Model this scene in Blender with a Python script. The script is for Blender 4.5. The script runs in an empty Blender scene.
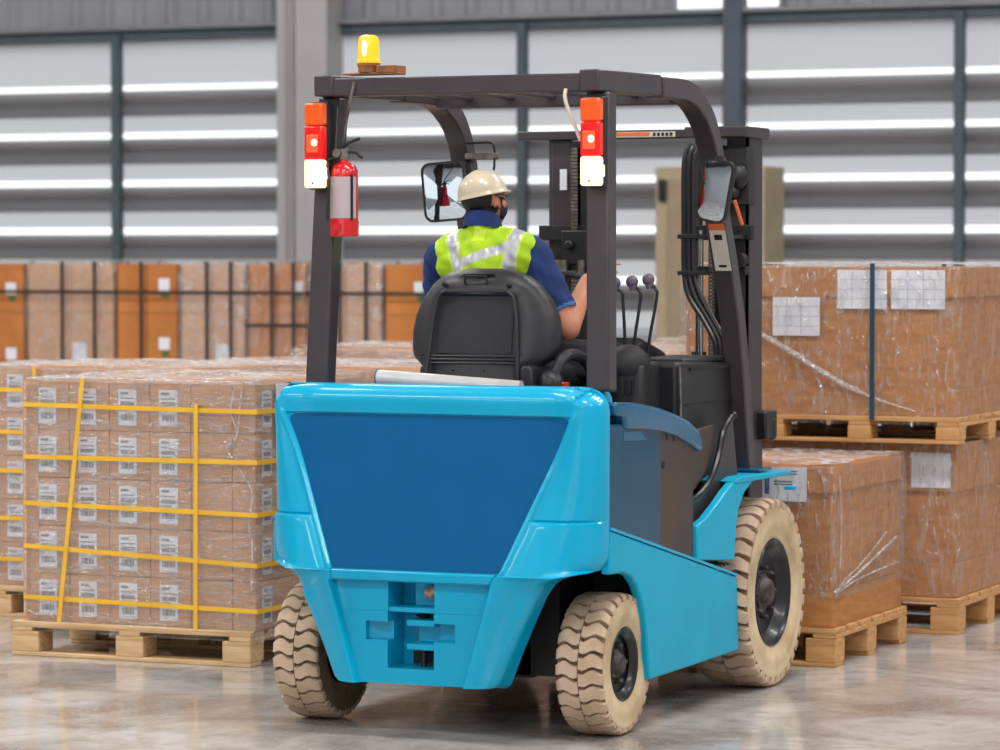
import bpy, bmesh, math, random
from mathutils import Vector, Matrix
random.seed(7)
PI = math.pi
S = bpy.context.scene
COL = S.collection
# ------------------------------------------------------------------ materials
def c8(r, g, b):
    def f(v):
        v /= 255.0
        return v / 12.92 if v <= .04045 else ((v + .055) / 1.055) ** 2.4
    return (f(r), f(g), f(b), 1)
def nodes(name):
    m = bpy.data.materials.new(name); m.use_nodes = True
    nt = m.node_tree; nt.nodes.clear()
    out = nt.nodes.new('ShaderNodeOutputMaterial')
    return m, nt, out
def lk(nt, a, b): nt.links.new(a, b)
def coords(nt, scale=(1, 1, 1), kind='Object', rot=(0, 0, 0)):
    tc = nt.nodes.new('ShaderNodeTexCoord'); mp = nt.nodes.new('ShaderNodeMapping')
    mp.inputs['Scale'].default_value = scale
    mp.inputs['Rotation'].default_value = rot
    lk(nt, tc.outputs[kind], mp.inputs['Vector']); return mp.outputs['Vector']
def noise(nt, vec, scale, detail=3, rough=.5, dist=0):
    n = nt.nodes.new('ShaderNodeTexNoise')
    n.inputs['Scale'].default_value = scale; n.inputs['Detail'].default_value = detail
    n.inputs['Roughness'].default_value = rough; n.inputs['Distortion'].default_value = dist
    lk(nt, vec, n.inputs['Vector']); return n.outputs['Fac']
def ramp(nt, fac, p0, p1, v0=0, v1=1):
    r = nt.nodes.new('ShaderNodeMapRange'); r.clamp = True
    r.inputs['From Min'].default_value = p0; r.inputs['From Max'].default_value = p1
    r.inputs['To Min'].default_value = v0; r.inputs['To Max'].default_value = v1
    lk(nt, fac, r.inputs['Value']); return r.outputs['Result']
def mixc(nt, fac, a, b):
    x = nt.nodes.new('ShaderNodeMix'); x.data_type = 'RGBA'
    if isinstance(fac, float): x.inputs[0].default_value = fac
    else: lk(nt, fac, x.inputs[0])
    for i, v in ((6, a), (7, b)):
        if isinstance(v, tuple): x.inputs[i].default_value = v
        else: lk(nt, v, x.inputs[i])
    return x.outputs[2]
def bump(nt, h, strength, dist=.01):
    b = nt.nodes.new('ShaderNodeBump'); b.inputs['Strength'].default_value = strength
    b.inputs['Distance'].default_value = dist; lk(nt, h, b.inputs['Height']); return b.outputs['Normal']
def mat(name, col, col2=None, rough=.5, metal=0, nscale=6, stretch=(1, 1, 1), bmp=0, bscale=60, coat=0, contrast=(.35, .65), spec=.5, emit=None, es=0, alpha=None, trans=0, bdist=.003):
    m, nt, out = nodes(name)
    p = nt.nodes.new('ShaderNodeBsdfPrincipled'); lk(nt, p.outputs[0], out.inputs[0])
    v = coords(nt, stretch)
    n = noise(nt, v, nscale, 4)
    if col2 is None: col2 = tuple(c * .86 for c in col[:3]) + (1,)
    lk(nt, mixc(nt, ramp(nt, n, *contrast), col, col2), p.inputs['Base Color'])
    p.inputs['Roughness'].default_value = rough; p.inputs['Metallic'].default_value = metal
    p.inputs['Specular IOR Level'].default_value = spec
    p.inputs['Coat Weight'].default_value = coat; p.inputs['Coat Roughness'].default_value = .06
    p.inputs['Transmission Weight'].default_value = trans
    if bmp: lk(nt, bump(nt, noise(nt, v, bscale, 3), bmp, bdist), p.inputs['Normal'])
    if emit:
        p.inputs['Emission Color'].default_value = emit; p.inputs['Emission Strength'].default_value = es
    return m
M = {}
M['cyan'] = mat('cyan_paint', c8(0, 164, 204), c8(0, 157, 196), rough=.32, coat=.4, nscale=3, spec=.2)
M['cyanside'] = mat('cyan_side_paint', c8(0, 166, 202), c8(0, 158, 194), rough=.45, coat=.1, nscale=4, spec=.25)
M['panelblue'] = mat('deep_blue_decal', c8(0, 86, 136), c8(0, 84, 133), rough=.6, spec=.12)
M['tealgloss'] = mat('dark_teal_gloss', c8(6, 70, 100), c8(2, 60, 92), rough=.25, coat=.12, nscale=2, spec=.25)
M['steelblue'] = mat('steel_blue_paint', c8(12, 92, 130), c8(16, 86, 120), rough=.25, coat=.45, spec=.35)
M['brownplate'] = mat('worn_dark_plate', c8(58, 48, 48), c8(78, 56, 44), rough=.5, nscale=5, stretch=(1, 1, .4), contrast=(.4, .75))
M['blackmetal'] = mat('charcoal_metal', c8(56, 50, 54), c8(48, 43, 47), rough=.42, nscale=5, spec=.5)
M['guard'] = mat('guard_tube_paint', c8(66, 58, 62), c8(57, 50, 54), rough=.36, nscale=4)
M['black'] = mat('black_plastic', c8(25, 22, 26), c8(20, 18, 21), rough=.45, bmp=.12, bscale=120)
M['vinyl'] = mat('black_vinyl', c8(44, 43, 46), c8(38, 37, 41), rough=.42, bmp=.2, bscale=150)
M['vinylpanel'] = mat('seat_panel_fabric', c8(42, 41, 47), c8(34, 33, 39), rough=.7, bmp=.3, bscale=200)
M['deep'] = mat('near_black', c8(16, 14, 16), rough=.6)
M['rubber'] = mat('hose_rubber', c8(30, 28, 32), rough=.35)
M['chrome'] = mat('chrome_rod', c8(200, 196, 190), rough=.18, metal=1)
M['steel'] = mat('worn_steel', c8(140, 136, 132), c8(105, 98, 92), rough=.4, metal=.8, nscale=25)
M['mirror'] = mat('mirror_glass', c8(190, 198, 204), c8(186, 194, 200), rough=.02, metal=1)
M['tyrelug'] = mat('dusty_beige_rubber', c8(200, 174, 150), c8(172, 146, 120), rough=.8, nscale=9, bmp=.3, bscale=80)
M['tyregroove'] = mat('grimy_shaded_tyre_groove', c8(134, 112, 86), c8(104, 84, 62), rough=.9, nscale=12)  # grime and the shade between lugs, both put into this darker colour
M['tyreside'] = mat('tyre_sidewall', c8(214, 192, 156), c8(180, 156, 120), rough=.75, nscale=7, bmp=.15)
M['rim'] = mat('black_rim_gloss', c8(18, 16, 20), rough=.35, coat=.15)
M['hub'] = mat('dull_hub_steel', c8(96, 88, 86), c8(60, 52, 50), rough=.5, metal=.6, nscale=30)
M['red'] = mat('extinguisher_red', c8(212, 24, 30), rough=.25, coat=.5)
M['whitelabel'] = mat('white_paper', c8(224, 226, 232), c8(212, 214, 224), rough=.6, nscale=10)
M['palelabel'] = mat('pale_label', c8(186, 170, 172), c8(176, 160, 164), rough=.4)
M['ink'] = mat('grey_ink', c8(110, 112, 122), c8(140, 142, 150), rough=.7, nscale=40)
M['inkblue'] = mat('blue_ink', c8(30, 80, 140), rough=.6)
M['ylw'] = mat('yellow_strap_plastic', c8(240, 188, 52), c8(228, 174, 40), rough=.35)
M['navystrap'] = mat('dark_teal_strap', c8(28, 66, 88), rough=.4)
M['blkstrap'] = mat('black_strap', c8(52, 40, 36), rough=.5)
M['carton'] = mat('carton_brown', c8(196, 152, 118), c8(182, 138, 104), rough=.8, nscale=14, stretch=(1, 1, 4), bmp=.1)
M['cartonseam'] = mat('carton_tape', c8(172, 128, 92), rough=.5)
M['orcarton'] = mat('kraft_orange_carton', c8(180, 122, 66), c8(162, 104, 50), rough=.75, nscale=8, stretch=(1, 1, 5), bmp=.1)
M['farcarton'] = mat('tan_orange_carton', c8(188, 120, 60), c8(172, 104, 48), rough=.8, nscale=5)
M['green'] = mat('green_mark', c8(50, 110, 60), rough=.6)
M['wood'] = mat('pallet_pine', c8(218, 186, 142), c8(190, 152, 106), rough=.75, nscale=7, stretch=(.6, 6, 14), bmp=.25, bscale=40)
M['woodor'] = mat('pallet_pine_orange', c8(206, 158, 104), c8(180, 128, 76), rough=.75, nscale=7, stretch=(.6, 6, 14), bmp=.25, bscale=40)
M['skin'] = mat('skin', c8(204, 140, 108), c8(194, 126, 96), rough=.55, nscale=20)
M['hair'] = mat('dark_hair', c8(34, 24, 24), rough=.6, bmp=.4, bscale=90)
M['navy'] = mat('navy_cloth', c8(22, 52, 110), c8(18, 42, 92), rough=.85, nscale=12, bmp=.3, bscale=200)
M['cufftrim'] = mat('light_blue_trim', c8(60, 110, 176), rough=.8)
M['lime'] = mat('lime_vest_mesh', c8(176, 214, 20), c8(162, 200, 14), rough=.7, bmp=.3, bscale=250)
M['limetrim'] = mat('bright_lime_binding', c8(205, 236, 60), rough=.7)
M['reflect'] = mat('silver_tape', c8(196, 200, 204), c8(180, 184, 190), rough=.35, metal=.25, nscale=30)
M['darkcloth'] = mat('black_trousers', c8(28, 26, 34), rough=.9, bmp=.2, bscale=150)
M['hat'] = mat('cream_hard_hat', c8(232, 218, 190), c8(226, 210, 180), rough=.3, coat=.3)
M['mask'] = mat('black_mask', c8(26, 28, 44), rough=.8)
M['beige'] = mat('beige_cabinet', c8(186, 170, 142), c8(176, 160, 132), rough=.7)
M['beigedark'] = mat('beige_cabinet_door', c8(166, 150, 124), c8(158, 142, 116), rough=.7)
M['columnpaint'] = mat('column_paint', c8(196, 193, 195), c8(184, 181, 183), rough=.7, nscale=1.5)
M['greenpost'] = mat('grey_green_post', c8(84, 100, 106), c8(76, 92, 98), rough=.6)
M['greypost'] = mat('slate_post', c8(88, 100, 112), rough=.6)
M['ledge'] = mat('ledge_grey', c8(150, 152, 158), rough=.6)
M['knob'] = mat('grey_violet_knob', c8(104, 92, 112), rough=.4)
M['rollwhite'] = mat('milky_plastic_roll', c8(226, 222, 220), c8(212, 208, 206), rough=.25)
M['amberlens'] = mat('orange_lens', c8(240, 90, 20), rough=.15, emit=c8(255, 80, 10), es=.12)
M['redlens'] = mat('red_lens', c8(220, 20, 14), rough=.15, emit=c8(255, 20, 10), es=.25)
M['redglow'] = mat('lit_red_lens', c8(255, 70, 40), rough=.2, emit=c8(255, 84, 44), es=.9)
M['whiteglow'] = mat('lit_clear_lens', c8(255, 220, 170), rough=.2, emit=c8(255, 214, 170), es=1.7)
M['hotbulb'] = mat('hot_bulb', c8(255, 240, 200), rough=.2, emit=c8(255, 226, 150), es=3)
M['beaconglow'] = mat('beacon_amber', c8(250, 150, 16), rough=.15, emit=c8(255, 165, 36), es=1.2)
M['beaconmetal'] = mat('beacon_bracket', c8(176, 106, 36), c8(120, 78, 50), rough=.4, nscale=20)
M['lens'] = mat('reflector_lens', c8(214, 170, 140), c8(150, 100, 80), rough=.15, nscale=60)
M['stickerw'] = mat('sticker_cream', c8(214, 206, 190), rough=.5)
M['stickero'] = mat('sticker_orange', c8(226, 110, 56), rough=.5)
M['lampwhite'] = mat('lamp_face', c8(240, 240, 240), rough=.4)
M['ceil'] = mat('ceiling_sheet', c8(190, 192, 196), rough=.7)

def film_mat(name, haze, gloss, sc=(1, 1, 1), tint=(1, 1, 1, 1), lo=.5, hi=.72, ss=9, rot=(0, 0, 0)):
    m, nt, out = nodes(name)
    v = coords(nt, sc, rot=rot)
    st = noise(nt, v, ss, 5, .62, 1.2)
    fine = noise(nt, v, 34, 3, .6, .8)
    nb = bump(nt, fine, .9, .02)
    tr = nt.nodes.new('ShaderNodeBsdfTransparent'); tr.inputs[0].default_value = tint
    gl = nt.nodes.new('ShaderNodeBsdfGlossy'); gl.inputs['Roughness'].default_value = .22; lk(nt, nb, gl.inputs['Normal'])
    df = nt.nodes.new('ShaderNodeBsdfDiffuse'); df.inputs[0].default_value = c8(226, 222, 222); lk(nt, nb, df.inputs['Normal'])
    tl = nt.nodes.new('ShaderNodeBsdfTranslucent'); tl.inputs[0].default_value = c8(220, 216, 216)
    ad = nt.nodes.new('ShaderNodeMixShader'); ad.inputs[0].default_value = .35
    lk(nt, df.outputs[0], ad.inputs[1]); lk(nt, tl.outputs[0], ad.inputs[2])
    m1 = nt.nodes.new('ShaderNodeMixShader'); lk(nt, ramp(nt, st, lo, hi, haze * .35, haze * 1.9), m1.inputs[0])
    lk(nt, tr.outputs[0], m1.inputs[1]); lk(nt, ad.outputs[0], m1.inputs[2])
    m2 = nt.nodes.new('ShaderNodeMixShader'); lk(nt, ramp(nt, fine, .5, .68, gloss * .3, gloss * 2.4), m2.inputs[0])
    lk(nt, m1.outputs[0], m2.inputs[1]); lk(nt, gl.outputs[0], m2.inputs[2])
    lk(nt, m2.outputs[0], out.inputs[0]); return m
M['film'] = film_mat('stretch_film', .34, .22, (.7, .7, 5.0), lo=.50, hi=.66, ss=11)
M['filmtop'] = film_mat('stretch_film_thick', .75, .2)
M['filmr'] = film_mat('stretch_film_clear', .15, .19, (1.6, 1.6, .45), lo=.50, hi=.66, ss=8, rot=(.5, .75, .3))
M['filmheavy'] = film_mat('stretch_film_milky', .42, .16, (1, 1, 1.6))
M['filmrope'] = film_mat('stretch_film_twisted', .9, .3)
def translucent(name):
    m, nt, out = nodes(name)
    v = coords(nt)
    w = nt.nodes.new('ShaderNodeTexWave'); w.inputs['Scale'].default_value = 9.0; lk(nt, v, w.inputs['Vector']); w.bands_direction = 'X'
    nb = bump(nt, w.outputs['Fac'], .4, .02)
    tone = mixc(nt, w.outputs['Fac'], c8(184, 183, 184), c8(206, 205, 206))
    d = nt.nodes.new('ShaderNodeBsdfDiffuse'); lk(nt, tone, d.inputs[0]); lk(nt, nb, d.inputs['Normal'])
    t = nt.nodes.new('ShaderNodeBsdfTranslucent'); lk(nt, tone, t.inputs[0])
    x = nt.nodes.new('ShaderNodeMixShader'); x.inputs[0].default_value = .85
    lk(nt, d.outputs[0], x.inputs[1]); lk(nt, t.outputs[0], x.inputs[2]); lk(nt, x.outputs[0], out.inputs[0]); return m
M['louver'] = translucent('translucent_louver')
def floor_mat():
    m, nt, out = nodes('polished_concrete')
    p = nt.nodes.new('ShaderNodeBsdfPrincipled'); lk(nt, p.outputs[0], out.inputs[0])
    v = coords(nt)
    a = noise(nt, v, 1.6, 6, .62, .6); b = noise(nt, v, 7, 5, .6, .3); c = noise(nt, v, 45, 3)
    k = mixc(nt, ramp(nt, a, .40, .62), c8(198, 195, 192), c8(142, 136, 131))
    k = mixc(nt, ramp(nt, b, .50, .70, 0, .65), k, c8(138, 128, 120))
    k = mixc(nt, ramp(nt, c, .5, .8, 0, .35), k, c8(206, 200, 196))
    lk(nt, k, p.inputs['Base Color'])
    lk(nt, ramp(nt, b, .3, .7, .05, .2), p.inputs['Roughness'])
    lk(nt, bump(nt, b, .08, .01), p.inputs['Normal'])
    p.inputs['Specular IOR Level'].default_value = .45
    return m
M['floor'] = floor_mat()
def clad_mat():
    m, nt, out = nodes('grey_cladding')
    p = nt.nodes.new('ShaderNodeBsdfPrincipled'); lk(nt, p.outputs[0], out.inputs[0])
    lk(nt, mixc(nt, ramp(nt, noise(nt, coords(nt), 2, 3), .3, .7), c8(166, 168, 174), c8(150, 152, 160)), p.inputs['Base Color'])
    p.inputs['Roughness'].default_value = .55; return m
M['clad'] = clad_mat()

# ------------------------------------------------------------------ mesh builder
class MB:
    def __init__(s): s.v = []; s.f = []; s.m = []
    def add(s, vs, fs, mi=0):
        o = len(s.v); s.v += [tuple(v) for v in vs]
        for f in fs: s.f.append(tuple(i + o for i in f)); s.m.append(mi)
    def box(s, x0, x1, y0, y1, z0, z1, mi=0, rot=None, piv=None):
        vs = [(x, y, z) for x in (x0, x1) for y in (y0, y1) for z in (z0, z1)]
        if rot is not None:
            pv = Vector(piv) if piv else Vector(((x0 + x1) / 2, (y0 + y1) / 2, (z0 + z1) / 2))
            vs = [tuple(rot @ (Vector(v) - pv) + pv) for v in vs]
        s.add(vs, [(0, 1, 3, 2), (4, 6, 7, 5), (0, 4, 5, 1), (2, 3, 7, 6), (0, 2, 6, 4), (1, 5, 7, 3)], mi)
    def prism(s, poly, axis, a, b, mi=0):
        """poly: 2-D points; axis 0: (y,z) extruded along x; 1: (x,z) along y; 2: (x,y) along z"""
        n = len(poly)
        def P(p, t): return ((t, p[0], p[1]), (p[0], t, p[1]), (p[0], p[1], t))[axis]
        vs = [P(p, a) for p in poly] + [P(p, b) for p in poly]
        fs = [tuple(range(n))[::-1], tuple(range(n, 2 * n))] + [(i, (i + 1) % n, n + (i + 1) % n, n + i) for i in range(n)]
        s.add(vs, fs, mi)
    def tube(s, pts, r, n=10, mi=0, cap=True, square=False, up=(0, 0, 1), w=None):
        """round or rectangular section swept along points; w=(half across, half up) for rectangular"""
        pts = [Vector(p) for p in pts]; k = len(pts)
        rr = r if isinstance(r, (list, tuple)) else [r] * k
        if square: n = 4
        rings = []; prev = None
        for i, p in enumerate(pts):
            t = (pts[min(i + 1, k - 1)] - pts[max(i - 1, 0)]).normalized()
            if square:
                a = Vector(up).cross(t)
                a = a.normalized() if a.length > 1e-5 else Vector((1, 0, 0))
            else:
                if prev is None:
                    a = t.orthogonal().normalized()
                else:
                    a = (prev - prev.dot(t) * t).normalized()
            prev = a; b = t.cross(a).normalized()
            if square:
                ring = [p + a * w[0] * sx + b * w[1] * sy for sx, sy in ((-1, -1), (1, -1), (1, 1), (-1, 1))]
            else:
                ring = [p + (a * math.cos(2 * PI * j / n) + b * math.sin(2 * PI * j / n)) * rr[i] for j in range(n)]
            rings.append(ring)
        vs = [tuple(q) for ring in rings for q in ring]
        fs = [(i * n + j, i * n + (j + 1) % n, (i + 1) * n + (j + 1) % n, (i + 1) * n + j) for i in range(k - 1) for j in range(n)]
        if cap: fs += [tuple(range(n))[::-1], tuple(range((k - 1) * n, k * n))]
        s.add(vs, fs, mi)
    def lathe(s, prof, o=(0, 0, 0), axis='z', n=24, mi=0, R=None, cap=True):
        """prof: (radius, height) list"""
        vs = []; k = len(prof)
        for r, h in prof:
            for j in range(n):
                a = 2 * PI * j / n; c, d = r * math.cos(a), r * math.sin(a)
                v = {'z': (c, d, h), 'x': (h, c, d), 'y': (d, h, c)}[axis]
                if R is not None: v = tuple(R @ Vector(v))
                vs.append((v[0] + o[0], v[1] + o[1], v[2] + o[2]))
        fs = [(i * n + j, i * n + (j + 1) % n, (i + 1) * n + (j + 1) % n, (i + 1) * n + j) for i in range(k - 1) for j in range(n)]
        if cap and prof[0][0] > 1e-6: fs.append(tuple(range(n))[::-1])
        if cap and prof[-1][0] > 1e-6: fs.append(tuple(range((k - 1) * n, k * n)))
        s.add(vs, fs, mi)
    def capsule(s, p0, r0, p1, r1, n=14, mi=0):
        p0 = Vector(p0); p1 = Vector(p1); t = (p1 - p0).normalized()
        pts = []; rr = []
        for a in (-80, -60, -35, 0):
            pts.append(p0 + t * r0 * math.sin(math.radians(a))); rr.append(r0 * math.cos(math.radians(a)))
        for a in (0, 35, 60, 80):
            pts.append(p1 + t * r1 * math.sin(math.radians(a))); rr.append(r1 * math.cos(math.radians(a)))
        s.tube(pts, rr, n, mi)
    def ellip(s, c, r, R=None, n=16, mi=0):
        prof = [(math.cos(math.radians(a)), math.sin(math.radians(a))) for a in range(-90, 91, 15)]
        vs = []; k = len(prof)
        for q, h in prof:
            for j in range(n):
                a = 2 * PI * j / n; v = Vector((q * math.cos(a) * r[0], q * math.sin(a) * r[1], h * r[2]))
                if R is not None: v = R @ v
                vs.append((v[0] + c[0], v[1] + c[1], v[2] + c[2]))
        fs = [(i * n + j, i * n + (j + 1) % n, (i + 1) * n + (j + 1) % n, (i + 1) * n + j) for i in range(k - 1) for j in range(n)]
        s.add(vs, fs, mi)
    def grid(s, rows, mi=0, close=False):
        n = len(rows[0]); vs = [p for r in rows for p in r]
        s.add(vs, [(i * n + j, i * n + (j + 1) % n, (i + 1) * n + (j + 1) % n, (i + 1) * n + j) for i in range(len(rows) - 1) for j in range(n if close else n - 1)], mi)
    def mesh(s, name, mats, smooth=True, angle=35):
        me = bpy.data.meshes.new(name); me.from_pydata(s.v, [], s.f); me.update()
        for m in (mats if isinstance(mats, (list, tuple)) else [mats]): me.materials.append(m)
        me.polygons.foreach_set('material_index', s.m)
        bm = bmesh.new(); bm.from_mesh(me); bmesh.ops.remove_doubles(bm, verts=bm.verts, dist=1e-6)
        bmesh.ops.recalc_face_normals(bm, faces=bm.faces); bm.to_mesh(me); bm.free()
        if smooth:
            me.polygons.foreach_set('use_smooth', [True] * len(me.polygons))
            me.set_sharp_from_angle(angle=math.radians(angle))
        me.update(); return me
    def build(s, name, mats, parent=None, off=(0, 0, 0), bevel=0, seg=2, smooth=True, angle=35):
        me = s.mesh(name, mats, smooth, angle)
        return link(name, me, parent, off, bevel, seg)
def link(name, me, parent=None, off=(0, 0, 0), bevel=0, seg=2):
    o = bpy.data.objects.new(name, me); COL.objects.link(o)
    o.location = off
    if parent: o.parent = parent
    if bevel:
        b = o.modifiers.new('bevel', 'BEVEL'); b.width = bevel; b.segments = seg; b.limit_method = 'ANGLE'; b.angle_limit = math.radians(40)
        b.harden_normals = False
    return o
def empty(name, loc):
    o = bpy.data.objects.new(name, None); COL.objects.link(o); o.location = loc; o.empty_display_size = .1; return o
def tag(o, label=None, cat=None, group=None, kind=None):
    if label: o['label'] = label
    if cat: o['category'] = cat
    if group: o['group'] = group
    if kind: o['kind'] = kind
    return o
def copy_tree(o, parent=None):
    c = o.copy(); COL.objects.link(c)
    if parent is not None: c.parent = parent
    for ch in list(kids.get(o.name, [])): copy_tree(ch, c)
    return c
kids = {}
def bez(pts, n=8):
    """Catmull-Rom through points"""
    P = [Vector(p) for p in pts]; P = [P[0] * 2 - P[1]] + P + [P[-1] * 2 - P[-2]]; out = []
    for i in range(1, len(P) - 2):
        for k in range(n):
            t = k / n; a, b, c, d = P[i - 1:i + 3]
            out.append(.5 * ((2 * b) + (c - a) * t + (2 * a - 5 * b + 4 * c - d) * t * t + (3 * b - a - 3 * c + d) * t ** 3))
    out.append(P[-2]); return out
def rrect(x0, x1, z0, z1, r, n=5):
    out = []
    for cx, cz, a0 in ((x1 - r, z0 + r, -90), (x1 - r, z1 - r, 0), (x0 + r, z1 - r, 90), (x0 + r, z0 + r, 180)):
        for k in range(n + 1):
            a = math.radians(a0 + 90 * k / n); out.append((cx + r * math.cos(a), cz + r * math.sin(a)))
    return out
def voxel(mb, name, vox, smooth_it, facefn=None, mats=(), post=None, disp=None):
    """turn overlapping closed solids into one continuous skin"""
    me = mb.mesh('tmp_' + name, M['skin'], False)
    o = bpy.data.objects.new('tmp_' + name, me); COL.objects.link(o)
    r = o.modifiers.new('r', 'REMESH'); r.mode = 'VOXEL'; r.voxel_size = vox
    sm = o.modifiers.new('s', 'SMOOTH'); sm.factor = .5; sm.iterations = smooth_it
    dg = bpy.context.evaluated_depsgraph_get(); dg.update()
    res = bpy.data.meshes.new_from_object(o.evaluated_get(dg))
    bpy.data.objects.remove(o); bpy.data.meshes.remove(me)
    res.name = name; res.materials.clear()
    for m in mats: res.materials.append(m)
    if disp:
        offs = [(v.co.copy(), v.normal.copy()) for v in res.vertices]
        new = [c_ + Vector(disp(c_, n_)) for c_, n_ in offs]
        for v, c_ in zip(res.vertices, new): v.co = c_
    if post:
        bm = bmesh.new(); bm.from_mesh(res)
        dead = [f for f in bm.faces if post(f.calc_center_median(), f.normal)]
        bmesh.ops.delete(bm, geom=dead, context='FACES'); bm.to_mesh(res); bm.free()
    if facefn:
        for p in res.polygons: p.material_index = facefn(p.center, p.normal)
    res.polygons.foreach_set('use_smooth', [True] * len(res.polygons)); res.update()
    return res

# ------------------------------------------------------------------ camera, world, lights
cam = bpy.data.cameras.new('camera'); co = bpy.data.objects.new('camera', cam); COL.objects.link(co)
co.location = (0, 0, 1.7); co.rotation_euler = (PI / 2 - math.atan(125 / 3400), 0, math.radians(23.5))
cam.sensor_width = 36; cam.lens = 3.4 * 36; cam.clip_start = .5; cam.clip_end = 300
cam.dof.use_dof = True; cam.dof.focus_distance = 12.6; cam.dof.aperture_fstop = 3.5
S.camera = co
W = bpy.data.worlds.new('overcast_sky'); S.world = W; W.use_nodes = True
W.node_tree.nodes['Background'].inputs[0].default_value = (.93, .97, 1.0, 1)
W.node_tree.nodes['Background'].inputs[1].default_value = 1.6
def area(name, loc, sx, sy, power, rot=(0, 0, 0), col=(1, .98, .96)):
    l = bpy.data.lights.new(name, 'AREA'); l.shape = 'RECTANGLE'; l.size = sx; l.size_y = sy; l.energy = power; l.color = col
    o = bpy.data.objects.new(name, l); COL.objects.link(o); o.location = loc; o.rotation_euler = rot; return o
S.view_settings.view_transform = 'Standard'; S.view_settings.look = 'None'; S.view_settings.gamma = 1
S.view_settings.use_curve_mapping = False; S.view_settings.exposure = 0.0
try:
    S.cycles.use_denoising = True
except Exception: pass
S.cycles.transparent_max_bounces = 24; S.cycles.max_bounces = 8; S.cycles.sample_clamp_indirect = 6

# ================================================================== DRIVER
DR = empty('person', (-4.955 - .11, 10.7 + .95, 1.27)); tag(DR, 'seated person from behind in cream hard hat, lime vest and navy shirt, right hand raised', 'person')
DO = (.11, -.95, -1.27)
def D(me, nm, parent=None, label=None):
    o = link(nm, me, parent or DR, DO if parent is None or parent is DR else (0, 0, 0))
    if label: o['label'] = label
    return o
hipR, hipL = (-.02, .93, 1.275), (-.21, .93, 1.275)
kneeR, kneeL = (.185, 1.33, 1.272), (-.30, 1.36, 1.26)
ankR, ankL = (.12, 1.36, .70), (-.30, 1.50, .70)
shR, shL = (-.005, 1.00, 1.685), (-.365, .985, 1.672)
elR, elL = (.140, 1.00, 1.412), (-.46, 1.16, 1.47)
wrR, wrL = (.142, 1.20, 1.585), (-.30, 1.36, 1.56)
# body: one skin from head to ankles
b = MB()
HY = math.radians(-22)                     # head turned to the right
RH = Matrix.Rotation(HY, 3, 'Z') @ Matrix.Rotation(math.radians(-9), 3, 'Y')
hc = Vector((-.203, 1.005, 1.880))
def H(x, y, z): return tuple(hc + RH @ Vector((x, y, z)))   # head frame: +y is the face
b.ellip(H(0, -.008, .022), (.070, .090, .078), RH); b.ellip(H(0, .018, -.020), (.058, .072, .070), RH)
b.ellip(H(0, .045, -.062), (.038, .042, .028), RH); b.ellip(H(0, .092, -.014), (.012, .016, .018), RH)
b.ellip(H(0, .086, .012), (.010, .012, .016), RH); b.ellip(H(0, .076, -.045), (.020, .012, .010), RH)
for s_ in (1, -1):
    b.ellip(H(s_ * .070, -.004, -.008), (.010, .020, .028), RH); b.ellip(H(s_ * .045, .050, -.015), (.020, .024, .020), RH)
    b.ellip(H(s_ * .028, .074, .030), (.022, .012, .008), RH)
b.capsule((-.190, .975, 1.74), .058, (-.198, .995, 1.84), .050)
b.capsule((-.115, .94, 1.34), .125, (-.165, .965, 1.52), .118); b.capsule((-.165, .965, 1.50), .118, (-.185, .975, 1.645), .105)
b.capsule((-.31, .98, 1.655), .062, (-.06, .985, 1.66), .064)
b.capsule((-.185, .975, 1.66), .07, (-.19, .975, 1.75), .055)
b.capsule((-.19, .975, 1.735), .045, (-.33, .98, 1.685), .05); b.capsule((-.19, .975, 1.735), .045, (-.04, .985, 1.70), .05)
b.capsule(shR, .060, elR, .051); b.capsule(shL, .056, elL, .042)
b.capsule(elR, .050, wrR, .029); b.capsule(elL, .040, wrL, .027)
b.capsule(hipR, .100, kneeR, .070); b.capsule(hipL, .100, kneeL, .070)
b.capsule(kneeR, .064, ankR, .042); b.capsule(kneeL, .064, ankL, .042)
b.ellip((-.115, .95, 1.29), (.17, .12, .10))
# hands: palm, four fingers of unequal length, thumb
def hand(mb, w_, fwd, side, nrm, curl, s_=1.0, thumb=1):
    w_ = Vector(w_); f_ = Vector(fwd).normalized(); n_ = Vector(nrm); n_ = (n_ - n_.dot(f_) * f_).normalized(); sd = f_.cross(n_) * side
    for q in (-1, -.33, .33, 1):
        mb.capsule(w_ + f_ * .008 * s_ + sd * q * .012 * s_, .014 * s_, w_ + f_ * .082 * s_ + sd * q * .030 * s_, .0115 * s_)
    mb.capsule(w_, .022 * s_, w_ + f_ * .04 * s_, .020 * s_)
    ln = {-1: (.030, .020, .016), -.33: (.038, .026, .019), .33: (.042, .028, .020), 1: (.036, .025, .018)}
    for q, L3 in ln.items():
        p = w_ + f_ * .084 * s_ + sd * q * .031 * s_; d = (f_ + sd * q * .10).normalized(); r0 = .0092 * s_
        for k2, l_ in enumerate(L3):
            a = math.radians(curl[k2]); d = (d * math.cos(a) + n_ * math.sin(a)).normalized()
            e_ = p + d * l_ * s_; mb.capsule(p, r0, e_, r0 * .9, 10); p = e_; r0 *= .92
    p = w_ + f_ * .022 * s_ + sd * .024 * s_ * thumb; d = (f_ * .75 + sd * .75 * thumb + n_ * .25).normalized()
    for l_, r0 in ((.040, .0125), (.030, .0105), (.022, .0092)):
        e_ = p + d * l_ * s_; mb.capsule(p, r0 * s_, e_, r0 * .92 * s_, 10); p = e_; d = (d + f_ * .35 + n_ * .15).normalized()
hand(b, wrR, (.06, .10, .085), 1, (.35, .55, -.75), (12, 18, 12), .95, -1)
hand(b, wrL, (.14, .12, -.05), 1, (.1, .35, -.9), (40, 55, 35), .95, 1)
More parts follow.
